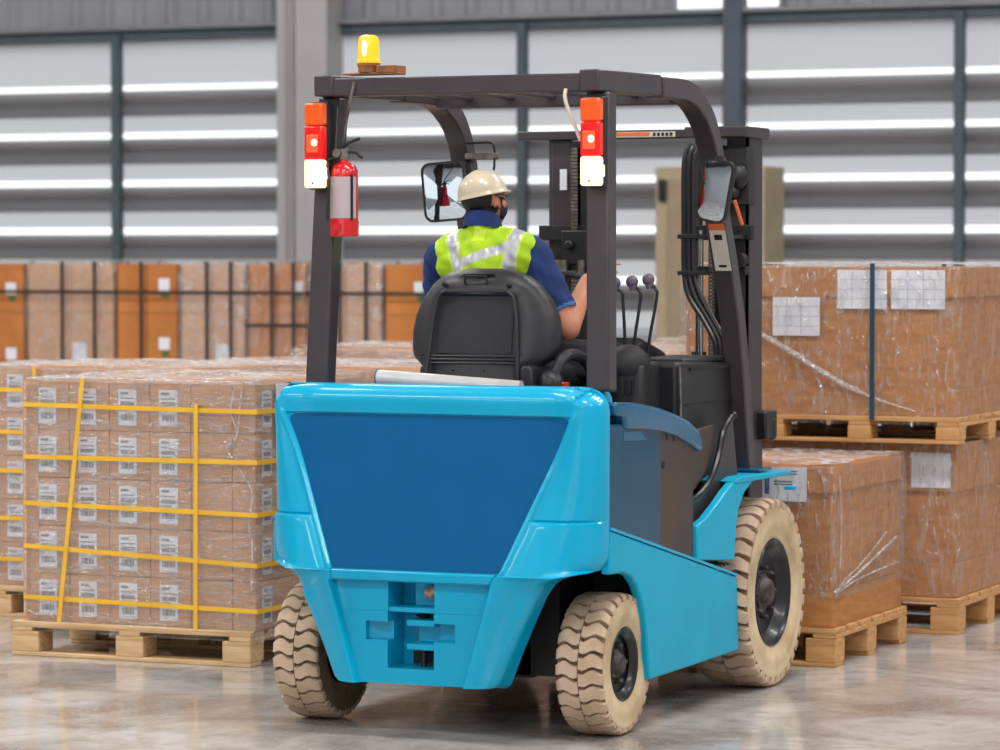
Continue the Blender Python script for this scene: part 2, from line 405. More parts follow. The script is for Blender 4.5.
def skinface(c, n):
    hl = RH.transposed() @ (Vector(c) - hc)
    if hl.z > -.052 and hl.length < .16 and hl.y < .018 and not (abs(hl.x) > .062 and hl.y > -.022 and hl.z < .03) : return 1
    return 0
me = voxel(b, 'body', .0075, 2, skinface, (M['skin'], M['hair']))
D(me, 'body')
# eyes
for s_ in (1, -1):
    g = MB(); g.ellip(H(s_ * .028, .078, .012), (.010, .008, .007), RH); D(g.mesh('eye', M['whitelabel']), 'eye')
# shirt: torso and short sleeves, collar
b = MB()
b.capsule((-.115, .94, 1.33), .138, (-.165, .965, 1.52), .130); b.capsule((-.165, .965, 1.50), .130, (-.185, .975, 1.645), .117)
b.capsule((-.315, .98, 1.652), .074, (-.055, .985, 1.658), .076); b.capsule((-.185, .975, 1.69), .085, (-.19, .972, 1.775), .066)
b.capsule((-.19, .975, 1.738), .054, (-.33, .98, 1.688), .062); b.capsule((-.19, .975, 1.738), .054, (-.03, .985, 1.698), .062)
def lerp(a, b2, t): return tuple(Vector(a).lerp(Vector(b2), t))
b.capsule(shR, .072, lerp(shR, elR, .56), .070); b.capsule(shL, .070, lerp(shL, elL, .62), .064)
eR = Vector(lerp(shR, elR, .78)); dR = (Vector(elR) - Vector(shR)).normalized(); eL = Vector(lerp(shL, elL, .80)); dL = (Vector(elL) - Vector(shL)).normalized()
b.capsule(lerp(shR, elR, .5), .070, eR, .068); b.capsule(lerp(shL, elL, .5), .064, eL, .060)
def shirtcut(c, n):
    c = Vector(c)
    if (c - eR).dot(dR) > .004 and c.x > -.02 and c.z < 1.60: return True
    if (c - eL).dot(dL) > .004 and c.x < -.37 and c.z < 1.60: return True
    return c.z > 1.828 or c.z < 1.24
def shirtcol(c, n):
    c = Vector(c)
    if (c - eR).dot(dR) > -.008 and c.x > -.02 and c.z < 1.62: return 1
    if (c - eL).dot(dL) > -.008 and c.x < -.37 and c.z < 1.62: return 1
    return 0
def wrinkle(c, n):
    a = .0022 * math.sin(c.z * 95 + c.x * 60) + .0016 * math.sin(c.x * 140 - c.y * 70 + c.z * 30); return n * a
me = voxel(b, 'shirt', .0075, 3, shirtcol, (M['navy'], M['cufftrim']), shirtcut, wrinkle)
sh = D(me, 'shirt', label='navy short sleeved shirt')
g = MB(); ring = [[(-.192 + (.068 + dr) * math.cos(a), .975 + (.064 + dr) * math.sin(a), z_ - .018 * math.sin(a)) for a in [2 * PI * k2 / 24 for k2 in range(24)]] for dr, z_ in ((.010, 1.775), (.003, 1.812), (-.005, 1.832), (-.009, 1.829), (-.003, 1.79))]
g.grid(ring, 0, True); D(g.mesh('collar', M['navy']), 'collar')
# vest
b = MB()
b.capsule((-.115, .94, 1.33), .150, (-.165, .965, 1.52), .142); b.capsule((-.165, .965, 1.50), .142, (-.185, .975, 1.645), .128)
b.capsule((-.305, .98, 1.655), .083, (-.042, .985, 1.664), .086); b.capsule((-.185, .975, 1.70), .092, (-.19, .972, 1.745), .078)
b.capsule((-.19, .975, 1.74), .064, (-.33, .98, 1.688), .072); b.capsule((-.19, .975, 1.74), .064, (-.03, .985, 1.698), .072)
def vloc(c): return c.x + .185 - (c.z - 1.6) * .12      # distance from the spine
def vestcut(c, n):
    x_ = vloc(c)
    if c.z > 1.792 or c.z < 1.25: return True
    if abs(x_) > .212: return True
    if abs(x_) > .165 and c.z < 1.60 and abs(c.y - .965) < .075: return True
    if c.y > .98 and abs(x_) < .022 + max(0, (c.z - 1.5)) * .22: return True
    return False
def vestcol(c, n):
    x_ = vloc(c); back = c.y < .99
    if abs(x_) > .198: return 1
    if c.z > 1.781: return 1
    xl = x_ + .125 - (1.74 - c.z) * .5 if x_ < 0 else x_ - .125
    if abs(xl) < .024: return 2
    if back and abs((c.z - 1.672) - (x_) * .40) < .020 and -.09 < x_ < .12: return 2
    if abs(xl) < .030: return 1
    if abs(c.z - 1.40) < .026: return 2
    if back and abs(x_ + .01) < .024 and 1.735 < c.z < 1.775: return 1
    return 0
me = voxel(b, 'vest', .0065, 3, vestcol, (M['lime'], M['limetrim'], M['reflect']), vestcut, wrinkle)
D(me, 'safety_vest', label='lime vest with silver bands')
# trousers
b = MB()
b.ellip((-.115, .95, 1.285), (.185, .135, .112)); b.capsule(hipR, .112, kneeR, .084); b.capsule(hipL, .112, kneeL, .084)
b.capsule(kneeR, .080, (ankR[0], ankR[1], .76), .062); b.capsule(kneeL, .080, (ankL[0], ankL[1], .76), .062)
me = voxel(b, 'trousers', .009, 3, None, (M['darkcloth'],), None, wrinkle); D(me, 'trousers')
for a in (ankR, ankL):
    g = MB(); g.ellip((a[0], a[1] + .06, .655), (.048, .13, .05)); g.capsule((a[0], a[1], .67), .048, (a[0], a[1], .76), .046); D(g.mesh('boot', M['black']), 'boot')
# hard hat
TH = RH @ Matrix.Rotation(math.radians(8), 3, 'X')
h0 = hc + Vector((0, 0, .030))
def HH(x, y, z): return tuple(h0 + TH @ Vector((x, y, z)))
g = MB(); rows = []
for i2 in range(15):
    t = math.radians(90 * i2 / 14); rr2 = math.cos(t); zz = math.sin(t); row = []
    for k2 in range(48):
        a = 2 * PI * k2 / 48; x_, y_ = math.cos(a) * .086 * rr2, math.sin(a) * .101 * rr2
        ridge = .004 * math.exp(-(x_ / .012) ** 2) * zz + .0025 * (math.exp(-((abs(x_) - .035) / .006) ** 2)) * zz
        row.append(HH(x_, y_ - .004, .002 + zz * (.088 + ridge)))
    rows.append(row)
g.grid(rows, 0, True)
rows = []
for ro, zz in ((1.0, .002), (1.07, -.004), (1.075, -.009), (1.0, -.006)):
    row = []
    for k2 in range(48):
        a = 2 * PI * k2 / 48; fr = max(0, math.sin(a)) ** 3
        row.append(HH(math.cos(a) * .086 * ro, math.sin(a) * .101 * ro - .004 + fr * .020 * (ro > 1), zz - fr * .006 * (ro > 1)))
    rows.append(row)
g.grid(rows, 0, True); D(g.mesh('hard_hat', M['hat'], True, 60), 'hard_hat', label='cream hard hat')
# mask, ear loop and glasses
g = MB(); rows = []
for i2 in range(9):
    z_ = -.074 + i2 * .0105; row = []
    for k2 in range(17):
        a = math.radians(-72 + 144 * k2 / 16); bul = 1 + .10 * math.cos(math.radians((i2 - 4) * 20)) * math.cos(a)
        sq = 1 - .25 * ((i2 - 4.5) / 4.5) ** 2 * (1 if i2 < 4 else .3)
        row.append(H(math.sin(a) * .066 * sq, .004 + math.cos(a) * .094 * bul * sq, z_))
    rows.append(row)
g.grid(rows); D(g.mesh('face_mask', M['mask']), 'face_mask', label='black face mask')
for s_ in (1, -1):
    for z0_, z1_ in ((-.004, .012), (-.062, -.028)):
        g = MB(); g.tube(bez([H(s_ * .064, .034, z0_ - .01), H(s_ * .072, .018, (z0_ + z1_) / 2), H(s_ * .078, -.010, z1_)], 4), .0022, 6); D(g.mesh('mask_loop', M['mask']), 'mask_loop')
g = MB(); g.tube(bez([H(.078, -.01, .014), H(.074, .03, .016), H(.060, .078, .016), H(.0, .098, .016), H(-.060, .078, .016), H(-.074, .03, .016), H(-.078, -.01, .014)], 5), .0025, 6)
for s_ in (1, -1): g.prism([(a_[0], a_[1]) for a_ in [(H(s_ * .015, 0, 0)[0], H(s_ * .015, 0, 0)[2])] * 0] or [(0, 0), (.0001, 0), (0, .0001)], 1, 0, .0001) if False else None
D(g.mesh('glasses', M['chrome']), 'glasses')

# ------------------------------------------------------------------ setting
f = MB(); f.box(-34, 12, -12, 27.6, -.2, 0); tag(f.build('floor', M['floor'], smooth=False), kind='structure')
WY = 27.0
ZB = 3.60                                         # underside of the high beam
# cladding above the beam, ribbed, with an opening for the high window
w = MB()
def rib_panel(mb, x0, x1, z0, z1, y, pitch=.33):
    xs = []; x = x0
    while x < x1:
        for dx, dy in ((0, 0), (.11, 0), (.15, -.045), (.21, -.045), (.25, 0)):
            if x + dx < x1: xs.append((x + dx, y + dy))
        x += pitch
    xs.append((x1, y))
    mb.grid([[(a, b, z0) for a, b in xs], [(a, b, z1) for a, b in xs]])
    mb.grid([[(a, b + .06, z0) for a, b in xs], [(a, b + .06, z1) for a, b in xs]])
rib_panel(w, -34, -10.17, ZB + .06, 8.6, WY + .1)
rib_panel(w, -9.2, 12, ZB + .06, 8.6, WY + .1)
rib_panel(w, -10.17, -9.2, 4.6, 8.6, WY + .1)
wall = tag(w.build('wall_back', M['clad'], smooth=False), kind='structure')
g = MB(); g.box(-34, 12, WY + .0, WY + .12, ZB, ZB + .085); tag(g.build('trim_1', M['greenpost'], bevel=.01), kind='structure')
g = MB(); g.box(-34, 12, WY - .08, WY + .1, ZB + .085, ZB + .125); tag(g.build('trim_2', M['ledge'], bevel=.01), kind='structure')
# high window
gm, nt, out = nodes('window_glass'); tr = nt.nodes.new('ShaderNodeBsdfTransparent'); gg = nt.nodes.new('ShaderNodeBsdfGlossy'); gg.inputs['Roughness'].default_value = .05
mx = nt.nodes.new('ShaderNodeMixShader'); mx.inputs[0].default_value = .06; lk(nt, tr.outputs[0], mx.inputs[1]); lk(nt, gg.outputs[0], mx.inputs[2]); lk(nt, mx.outputs[0], out.inputs[0]); M['glass'] = gm
g = MB(); g.box(-10.17, -9.2, WY + .1, WY + .11, ZB + .12, 4.6); wn = tag(g.build('window_1', M['glass'], smooth=False), kind='structure')
g = MB()
for a in ((-10.19, -10.15, ZB + .12, 4.6), (-9.22, -9.18, ZB + .12, 4.6), (-10.17, -9.2, 4.58, 4.62)): g.box(a[0], a[1], WY + .04, WY + .12, a[2], a[3])
g.build('window_frame', M['ledge'], wn)
# louvre blades: translucent sheets, each lower edge set outward behind the top of the next
bx_ = [-34, -22.55, -15.55, -13.55, -11.55, -9.63, -7.675, -3.95, 2.05, 12]
bays = list(zip(bx_, bx_[1:]))
PITCH = .434
for bx in bays:
    for k in range(-1, 8):
        zt = 3.143 - PITCH * k
        if k == -1: zt = ZB + .02
        zb = (3.143 - PITCH * (k + 1)) + .062
        g = MB()
        n = 6
        rows = []
        for i in range(n + 1):
            t = i / n; z = zt + (zb - zt) * t
            rows.append([(bx[0], WY + .02 + (zt - z) * .62, z), (bx[1], WY + .02 + (zt - z) * .62, z)])
        g.grid(rows)
        o = g.build('louver_panel', M['louver'], wall, smooth=False)
        if k >= 0:
            g = MB(); g.box(bx[0], bx[1], WY + .10, WY + .14, zt - .11, zt - .01); g.build('shade_rail', M['columnpaint'], wall, smooth=False)  # added behind the blade to shade its top into a dark band
            g = MB(); g.box(bx[0], bx[1], WY + .17, WY + .175, zt - .22, zt - .08); g.build('shade_sheet', M['louver'], wall, smooth=False)  # added second layer, dims the blade below the rail to a mid-tone
posts = [(-22.55, .1, 'greenpost'), (-15.55, .1, 'greenpost'), (-11.55, .1, 'greenpost'), (-7.675, .1, 'greenpost'), (-3.95, .1, 'greenpost'), (2.05, .1, 'greenpost')]
i = 3
for x, wd, mm in posts:
    x += .035; wd = .08
    g = MB(); g.box(x - wd / 2, x + wd / 2, WY - .08, WY + .02, 0, ZB + .05)
    tag(g.build('trim_%d' % i, M[mm], bevel=.008), kind='structure'); i += 1
g = MB(); g.box(-9.665, -9.50, WY - .12, WY + .06, 0, 8.6); tag(g.build('trim_%d' % i, M['greypost'], bevel=.01), kind='structure'); i += 1
# big painted H-section column
g = MB(); g.box(-13.765, -13.61, WY - .28, WY - .24, 0, 8.6); g.box(-13.58, -13.27, WY - .28, WY - .24, 0, 8.6)
g.box(-13.66, -13.64, WY - .32, WY - .28, 0, 8.6); g.box(-13.765, -13.27, WY - .24, WY + .06, 0, 8.6)
tag(g.build('trim_%d' % i, M['columnpaint'], bevel=.01), kind='structure'); i += 1
c = MB(); c.box(-34, 12, -12, 27.6, 8.6, 8.75); ce = tag(c.build('ceiling', M['ceil'], smooth=False), kind='structure')
k = 0
for ly in (-6, 2, 10, 18):
    for lx in (-20, -11, -2, 6):
        area('unseen_hall_light', (lx, ly, 8.2), 4.5, 1.2, 405)  # unseen lights; rightmost column added to brighten the forklift's right side
# daylight through the open loading side behind the camera comes from the sky itself

g = MB(); g.box(-34.3, -34, -12, 27.6, 0, 8.6); tag(g.build('wall_left', M['ceil'], smooth=False), kind='structure')
g = MB(); g.box(12, 12.3, -12, 27.6, 0, 8.6); tag(g.build('wall_right', M['ceil'], smooth=False), kind='structure')
g = MB(); g.box(-34, -12, -12.3, -12, 0, 8.6); g.box(5, 12, -12.3, -12, 0, 8.6); g.box(-12, 5, -12.3, -12, 4.4, 8.6); tag(g.build('wall_front', M['ceil'], smooth=False), kind='structure')
M['yard'] = mat('asphalt_yard', c8(120, 120, 120), rough=.9)
g = MB(); g.box(-80, 60, 27.62, 90, -.3, -.05); g.box(-80, 60, -70, -12.32, -.3, -.05); tag(g.build('ground', M['yard'], smooth=False), kind='structure')
# ------------------------------------------------------------------ tall beige cabinet by the wall
cb = empty('tall_cabinet', (-9.5, 26.2, 0)); tag(cb, 'tall beige cabinet standing by the louvred back wall, behind the forklift mast', 'cabinet')
def at(*p): return tuple(p)
g = MB(); g.box(-.5, .45, 0, .5, 0, 2.38); g.build('body', M['beige'], cb, bevel=.01)
g = MB(); g.box(-.38, .22, -.03, -.002, .1, 2.28); g.build('door', M['beigedark'], cb, bevel=.01)
g = MB(); g.box(-.46, -.4, -.04, -.005, 2.1, 2.28); g.build('latch', M['black'], cb, bevel=.005)
g = MB(); g.box(.3, .42, -.02, -.002, 1.9, 2.2); g.build('sign_plate', M['whitelabel'], cb)

# ------------------------------------------------------------------ pallets
def pallet_mesh(L, D, H, nb=3, orange=False, slats=7):
    """returns child part meshes: deck, block (nb x nb), bottom boards"""
    t = .022
    parts = []
    d = MB(); sw = D / (slats + (slats - 1) * .28)
    for i2 in range(slats):
        y = i2 * sw * 1.28; d.box(0, L, y, y + sw, H - t, H)
    for i2 in range(nb):
        x = i2 * (L - .1) / (nb - 1); d.box(x, x + .1, 0, D, H - 2 * t + .002, H - t)
    parts.append(('deck_boards', d))
    b = MB()
    for i2 in range(3):
        y = i2 * (D - .1) / 2; b.box(0, L, y, y + .1, 0, t * .8)
    parts.append(('bottom_boards', b))
    bl = MB(); bl.box(0, .13, 0, .1, t * .8, H - 2 * t + .002)
    return parts, bl
def pallet(x0, x1, y0, y1, H, label, mt, nb=3, z=0, blockw=.13, group=None, slats=7):
    L, D = x1 - x0, y1 - y0
    r = empty('wooden_pallet', ((x0 + x1) / 2, (y0 + y1) / 2, z)); tag(r, label, 'pallet', group)
    parts, _ = pallet_mesh(L, D, H, nb, slats=slats)
    for nm, mb in parts: mb.build(nm, M[mt], r, (-L / 2, -D / 2, 0), bevel=.003, seg=1)
    bl = MB(); bl.box(0, blockw, 0, .12, .0176, H - .042); me = bl.mesh('block', M[mt], False)
    for i2 in range(nb):
        for j in range(3):
            link('block', me, r, (-L / 2 + i2 * (L - blockw) / (nb - 1), -D / 2 + j * (D - .12) / 2, 0), .003, 1)
    return r
ORD = ['first', 'second', 'third', 'fourth', 'fifth', 'sixth', 'seventh']
# ---- cartons
def carton_mesh(w, d, h, mt):
    mb = MB(); mb.box(-w / 2, w / 2, -d / 2, d / 2, 0, h); me = mb.mesh('carton', M[mt], False); return me
def label_mesh(w, h):
    mb = MB(); mb.box(0, w, -.0015, 0, 0, h, 0)
    mb.box(w * .12, w * .55, -.0025, -.0015, h * .86, h * .93, 1)
    mb.box(w * .12, w * .88, -.0025, -.0015, h * .74, h * .77, 1)
    mb.box(w * .12, w * .88, -.0025, -.0015, h * .56, h * .67, 1)
    mb.box(w * .12, w * .7, -.0025, -.0015, h * .48, h * .51, 1)
    x = w * .16
    random.seed(3)
    while x < w * .84:
        bw = random.choice((.0025, .004, .006)); mb.box(x, x + bw, -.0025, -.0015, h * .14, h * .32, 1); x += bw + random.choice((.002, .004))
    return mb.mesh('label', [M['whitelabel'], M['ink']], False)
LAB = label_mesh(.085, .15)
def film_shell(x0, x1, y0, y1, z0, z1, mt, mtop, parent=None, name='stretch_film', amp=.004, seed=0, res=.06, droop=.0):
    rnd = random.Random(seed); mb = MB()
    cx, cy = (x0 + x1) / 2, (y0 + y1) / 2
    per = rrect(x0, x1, y0, y1, .02, 2)
    pts = []
    for i2 in range(len(per)):
        a = Vector(per[i2]); b = Vector(per[(i2 + 1) % len(per)]); n = max(1, int((b - a).length / res))
        for k2 in range(n): pts.append(a + (b - a) * k2 / n)
    nz = max(3, int((z1 - z0) / res)); rows = []
    for j in range(nz + 1):
        z = z0 + (z1 - z0) * j / nz; row = []
        for p in pts:
            d = rnd.uniform(0, amp) + (amp if 0 < j < nz else 0)
            q = Vector((cx, cy)) + (p - Vector((cx, cy)))
            nx = 1 if p.x >= x1 - .021 else (-1 if p.x <= x0 + .021 else 0); ny = 1 if p.y >= y1 - .021 else (-1 if p.y <= y0 + .021 else 0)
            row.append((q.x - cx + nx * d, q.y - cy + ny * d, z + (rnd.uniform(-.006, .008) if j == nz else 0)))
        rows.append(row)
    mb.grid(rows, 0, True)
    gx = max(3, int((x1 - x0) / .1)); gy = max(3, int((y1 - y0) / .1)); tr_ = []
    for j in range(gy + 1):
        tr_.append([(x0 - cx + (x1 - x0) * i2 / gx, y0 - cy + (y1 - y0) * j / gy, z1 + .004 + rnd.uniform(0, .012)) for i2 in range(gx + 1)])
    mb.grid(tr_, 1)
    me = mb.mesh(name, [M[mt], M[mtop]], True, 60)
    return link(name, me, parent, (cx, cy, 0))
def strap_loop_h(x0, x1, y0, y1, z, zr, wd, mt, nm='strap', tl=0):
    """flat band round a load; z at the left end, zr at the right"""
    mb = MB(); o = .009; cx, cy = (x0 + x1) / 2, (y0 + y1) / 2
    P = [(x0 - o, y0 - o, z), (x1 + o, y0 - o, zr), (x1 + o, y1 + o, zr + tl), (x0 - o, y1 + o, z + tl)]
    rows = []
    for dz, e in ((0, 0), (wd, 0), (wd, .002), (0, .002), (0, 0)):
        rows.append([(p[0] - cx + (e if p[0] > cx else -e), p[1] - cy + (e if p[1] > cy else -e), p[2] + dz) for p in P])
    mb.grid(rows, 0, True); return mb.build(nm, M[mt], None, (cx, cy, 0), smooth=False)
def strap_loop_v(xt, xb, y0, y1, z0, z1, wd, mt, nm='strap'):
    mb = MB(); o = .012; cy = (y0 + y1) / 2
    P = [(xb, y0 - o, z0), (xt, y0 - o, z1 + o), (xt, y1 + o, z1 + o), (xb, y1 + o, z0)]
    rows = []
    for dx, e in ((0, 0), (wd, 0), (wd, .002), (0, .002), (0, 0)):
        rows.append([(p[0] + dx, p[1] - cy + (e if p[1] > cy else -e), p[2] + (e if p[2] > z0 else 0)) for p in P])
    mb.grid(rows, 0, True); return mb.build(nm, M[mt], None, (0, cy, 0), smooth=False)
def place(mesh, x, y, z, label, group, labs=(), rotz=0, nm='carton', cat='carton'):
    o = link(nm, mesh, None, (x, y, z)); o.rotation_euler.z = rotz
    tag(o, label, cat, group)
    for lm, lo, rz in labs:
        l = link('label', lm, o, lo); l.rotation_euler.z = rz; l['label'] = 'white barcode label'
    return o
def strapped_load(x0, y0, where, group, cols, rows, H0, dep, cw, lastw, ch, visible_left=True):
    """shell of small cartons: front layer, both sides, top layer"""
    m1 = carton_mesh(cw - .004, dep - .004, ch - .003, 'carton'); m2 = carton_mesh(lastw - .004, dep - .004, ch - .003, 'carton')
    ny = 3
    for r in range(rows):
        for j in range(ny):
            for c_ in range(cols + 1):
                front = j == 0; top = r == rows - 1; side = c_ in (0, cols)
                if not (front or top or side): continue
                last = c_ == cols; ww = lastw if last else cw
                x = x0 + c_ * cw + ww / 2; y = y0 + j * dep + dep / 2; z = H0 + r * ch
                labs = []
                if front and c_ < cols - 1: labs.append((LAB, (-ww / 2 + .045, -dep / 2 + .001, .022), 0))
                if last: labs.append((LAB, (ww / 2 - .001, -dep / 2 + .06, .022), PI / 2))
                fr = {0: 'front', 1: 'middle', 2: 'rear'}[j]
                rn = 'top' if top else ('bottom' if r == 0 else ORD[rows - 1 - r])
                cn = 'narrow rightmost' if last else ('leftmost' if c_ == 0 else ORD[c_] + ' from left')
                place(m2 if last else m1, x, y, z, '%s row, %s, %s layer: small carton on %s' % (rn, cn, fr, where), group, labs)
    return x0, x0 + cols * cw + lastw, y0, y0 + ny * dep, H0, H0 + rows * ch
# front-left load
pallet(-7.56, -6.43, 12.24, 13.3, .145, 'pale pine pallet nearest the camera at left, carrying small strapped cartons', 'wood')
b1 = strapped_load(-7.490, 12.275, 'the front left pallet', 'small cartons on the front left pallet', 5, 5, .148, .335, .192, .107, .201)
x0, x1, y0, y1, z0, z1 = b1
o = film_shell(x0 - .006, x1 + .006, y0 - .006, y1 + .006, .10, z1 + .006, 'film', 'filmtop', seed=1); tag(o, 'clear wrinkled stretch film around the cartons on the front left pallet', 'stretch film')
g = MB(); g.box(0, .006, -.34, .0, 0, .25); gs = g.build('paper_sheet', M['whitelabel'], o, (x1 + .012 - o.location.x, y0 + .5 - o.location.y, .90)); gs['label'] = 'pale grey sheet under the film'
def fpt(px, z): return (px - o.location.x, y0 - .018 - o.location.y, z)
for pts_, rr_ in (([(-6.475, 1.14), (-6.50, .94), (-6.545, .90), (-6.515, .84), (-6.43, .72), (-6.445, .60), (-6.43, .50), (-6.435, .31)], .0028),
                  ([(-6.515, 1.13), (-6.525, 1.04), (-6.50, .97)], .0022), ([(-7.498, 1.15), (-7.502, .8), (-7.50, .5), (-7.504, .17)], .0035),
                  ([(-7.49, 1.163), (-7.2, 1.168), (-6.9, 1.163), (-6.42, 1.160)], .005), ([(-7.49, .19), (-7.44, .175), (-7.40, .19), (-7.37, .165)], .003)):
    g = MB(); g.tube(bez([fpt(a_, b_) for a_, b_ in pts_], 4), rr_, 6); g.build('film_fold', M['filmrope'], o)
gb = MB(); gb.prism([(x0 - .030, y0 - .004), (x0 + .045, y0 - .004), (x0 + .045, y0 - .001), (x0 - .003, y0 - .001), (x0 - .003, y0 + .05), (x0 - .030 + .024, y0 + .05)], 2, .15, z1)
o = gb.build('corner_board', M['carton']); tag(o, 'brown cardboard corner board at the left front edge of the nearest load', 'corner board')
for n_, (za, zb_, what) in enumerate(((1.045, 1.032, 'topmost'), (.826, .826, 'second from top'), (.632, .612, 'third from top'), (.452, .405, 'fourth from top'), (.237, .219, 'lowest'))):
    tag(strap_loop_h(x0 - .006, x1 + .008, y0 - .012, y1 + .008, za, zb_, .019, 'ylw'), 'yellow plastic strap running round the front left load, %s' % what, 'strap', 'yellow straps round the front left load')
tag(strap_loop_v(-7.225, -7.345, y0 - .016, y1 + .012, .13, z1, .019, 'ylw'), 'slanting yellow strap standing upright at left of the front left load', 'strap')
tag(strap_loop_v(-6.69, -6.695, y0 - .016, y1 + .012, .13, z1 - .1, .017, 'ylw'), 'straight upright yellow strap at right of the front left load', 'strap')
# second row: left of frame and behind
pallet(-8.47, -7.30, 13.5, 14.56, .145, 'pine pallet at the far left edge, behind the nearest strapped load', 'wood')
b2 = strapped_load(-8.42, 13.53, 'the left edge pallet', 'small cartons on the left edge pallet', 5, 5, .148, .335, .196, .12, .201)
x0, x1, y0, y1, z0, z1 = b2
tag(film_shell(x0 - .006, x1 + .006, y0 - .006, y1 + .006, .10, z1 + .006, 'film', 'filmtop', seed=2), 'stretch film around the strapped cartons at the left picture edge', 'stretch film')
for za, what in ((1.045, 'topmost'), (.85, 'second from top'), (.67, 'third from top'), (.45, 'fourth from top'), (.26, 'lowest')):
    tag(strap_loop_h(x0 - .01, x1 + .008, y0 - .012, y1 + .008, za, za - .005, .019, 'ylw'), 'yellow strap round the load at the left picture edge, %s' % what, 'strap', 'yellow straps round the left edge load')
tag(strap_loop_v(-8.22, -8.24, y0 - .016, y1 + .012, .13, z1, .019, 'ylw'), 'upright yellow strap on the load at the left picture edge', 'strap')

def wrapped_load(x0, x1, y0, y1, H, nz, nx, ny, top, where, mt, fm, ft, seed, pm='wood', film=True, plabel=None, straps=None, labs=None, grp=None):
    pallet(x0 - .02, x1 + .02, y0 - .02, y1 + .02, H, plabel or ('pine pallet under the wrapped cartons, ' + where), pm)
    cw = (x1 - x0) / nx; cd = (y1 - y0) / ny; ch = (top - H - .003) / nz
    me = carton_mesh(cw - .005, cd - .005, ch - .004, mt)
    for r in range(nz):
        for j in range(ny):
            for c_ in range(nx):
                if not (j == 0 or r == nz - 1 or c_ in (0, nx - 1)): continue
                rn = 'top' if r == nz - 1 else ('bottom' if r == 0 else ORD[nz - 1 - r])
                cn = 'left' if c_ == 0 else ('right' if c_ == nx - 1 else ORD[c_])
                fr = ['front', 'second', 'third'][j]
                L = []
                if labs and j == 0:
                    for (cc, rr, lm, lo) in labs:
                        if cc == c_ and rr == nz - 1 - r: L.append((lm, (lo[0] * cw, -cd / 2 + .001, lo[1] * ch), 0))
                place(me, x0 + (c_ + .5) * cw, y0 + (j + .5) * cd, H + .003 + r * ch, '%s %s carton, %s layer, %s' % (rn, cn, fr, where), grp or ('cartons ' + where), L)
    if film:
        tag(film_shell(x0 - .008, x1 + .008, y0 - .008, y1 + .008, H - .03, top + .008, fm, ft, seed=seed, amp=.012), 'stretch film wrapping the load ' + where, 'stretch film')
# second row load right behind the nearest one
wrapped_load(-7.12, -5.98, 13.55, 14.5, .145, 4, 4, 3, 1.165, 'directly behind the front left load', 'carton', 'film', 'filmtop', 11)
mid = [(-9.6, -8.5, 14.85, 15.8, 'in the third pallet row, left'), (-8.3, -7.2, 14.9, 15.85, 'in the third pallet row, middle'), (-7.0, -6.0, 14.85, 15.8, 'in the third pallet row, right'),
       (-8.35, -7.1, 16.4, 17.4, 'in the fourth pallet row, left'), (-6.9, -5.9, 16.4, 17.4, 'behind the levers of the forklift'),
       (-7.1, -6.1, 18.3, 19.3, 'in the fifth row behind the control levers')]
for n_, (a, b, c_, d, wh) in enumerate(mid):
    wrapped_load(a, b, c_, d, .145, 2, 3, 2, [1.09, 1.12, 1.15][n_] if n_ < 3 else 1.165, wh, 'carton', 'film', 'filmtop', 20 + n_)
# far row of tall stacks
def far_label(wd, h, green):
    mb = MB(); mb.box(0, wd, -.003, 0, 0, h, 0)
    if green: mb.box(wd * .3, wd * .9, -.004, 0, -h * .55, -.01, 1)
    else: mb.box(wd * .4, wd * .6, -.005, -.003, h * .1, h * .5, 1)
    return mb.mesh('label', [M['whitelabel'], M['green'] if green else M['ink']], False)
LG = far_label(.09, .09, True); LW = far_label(.12, .28, False)
far = [(-14.35, -13.47, 'farcarton', False, 'first in the far row', [(1, 0, LG, (.15, .35)), (1, 1, LG, (.15, -.0))]),
       (-13.43, -12.70, 'carton', True, 'second in the far row', [(1, 1, LW, (-.45, -.4))]),
       (-12.66, -12.16, 'farcarton', False, 'third in the far row', [(1, 0, LG, (-.1, .45)), (1, 1, LG, (-.1, .25))]),
       (-12.12, -11.60, 'carton', True, 'fourth in the far row', [(1, 1, LW, (-.4, -.4))]),
       (-11.56, -11.10, 'farcarton', True, 'fifth in the far row', [(1, 0, LG, (.0, .4))]),
       (-11.05, -10.50, 'carton', True, 'sixth in the far row, beside the left post', [(1, 1, LW, (-.3, -.4))]),
       (-10.46, -9.70, 'farcarton', False, 'rightmost in the far row, behind the seat', [(0, 0, LG, (.1, .4)), (1, 0, LG, (.1, .4))])]
for n_, (a, b, mt, wrap, wh, labs) in enumerate(far):
    wrapped_load(a, b, 22.0, 22.9, .145, 4, 2, 1, 1.60, wh, mt, 'filmheavy' if n_ in (3, 5) else 'filmr', 'filmtop', 40 + n_, film=wrap, labs=labs)
    for z_, wx in ((1.375, 'upper'), (1.14, 'lower')):
        if wx == 'lower' and n_ != 4: continue
        tag(strap_loop_h(a - .01, b + .01, 21.98, 22.92, z_, z_, .025, 'blkstrap'), 'dark %s strap round the stack %s' % (wx, wh), 'strap')
    for xx, wx in ((a + (b - a) * .42, 'left'), (a + (b - a) * .8, 'right')):
        if n_ in (0, 2, 6) and wx == 'right': continue
        tag(strap_loop_v(xx, xx, 21.97, 22.93, .14, 1.6, .028, 'blkstrap'), 'dark upright strap, %s one, stack %s' % (wx, wh), 'strap')

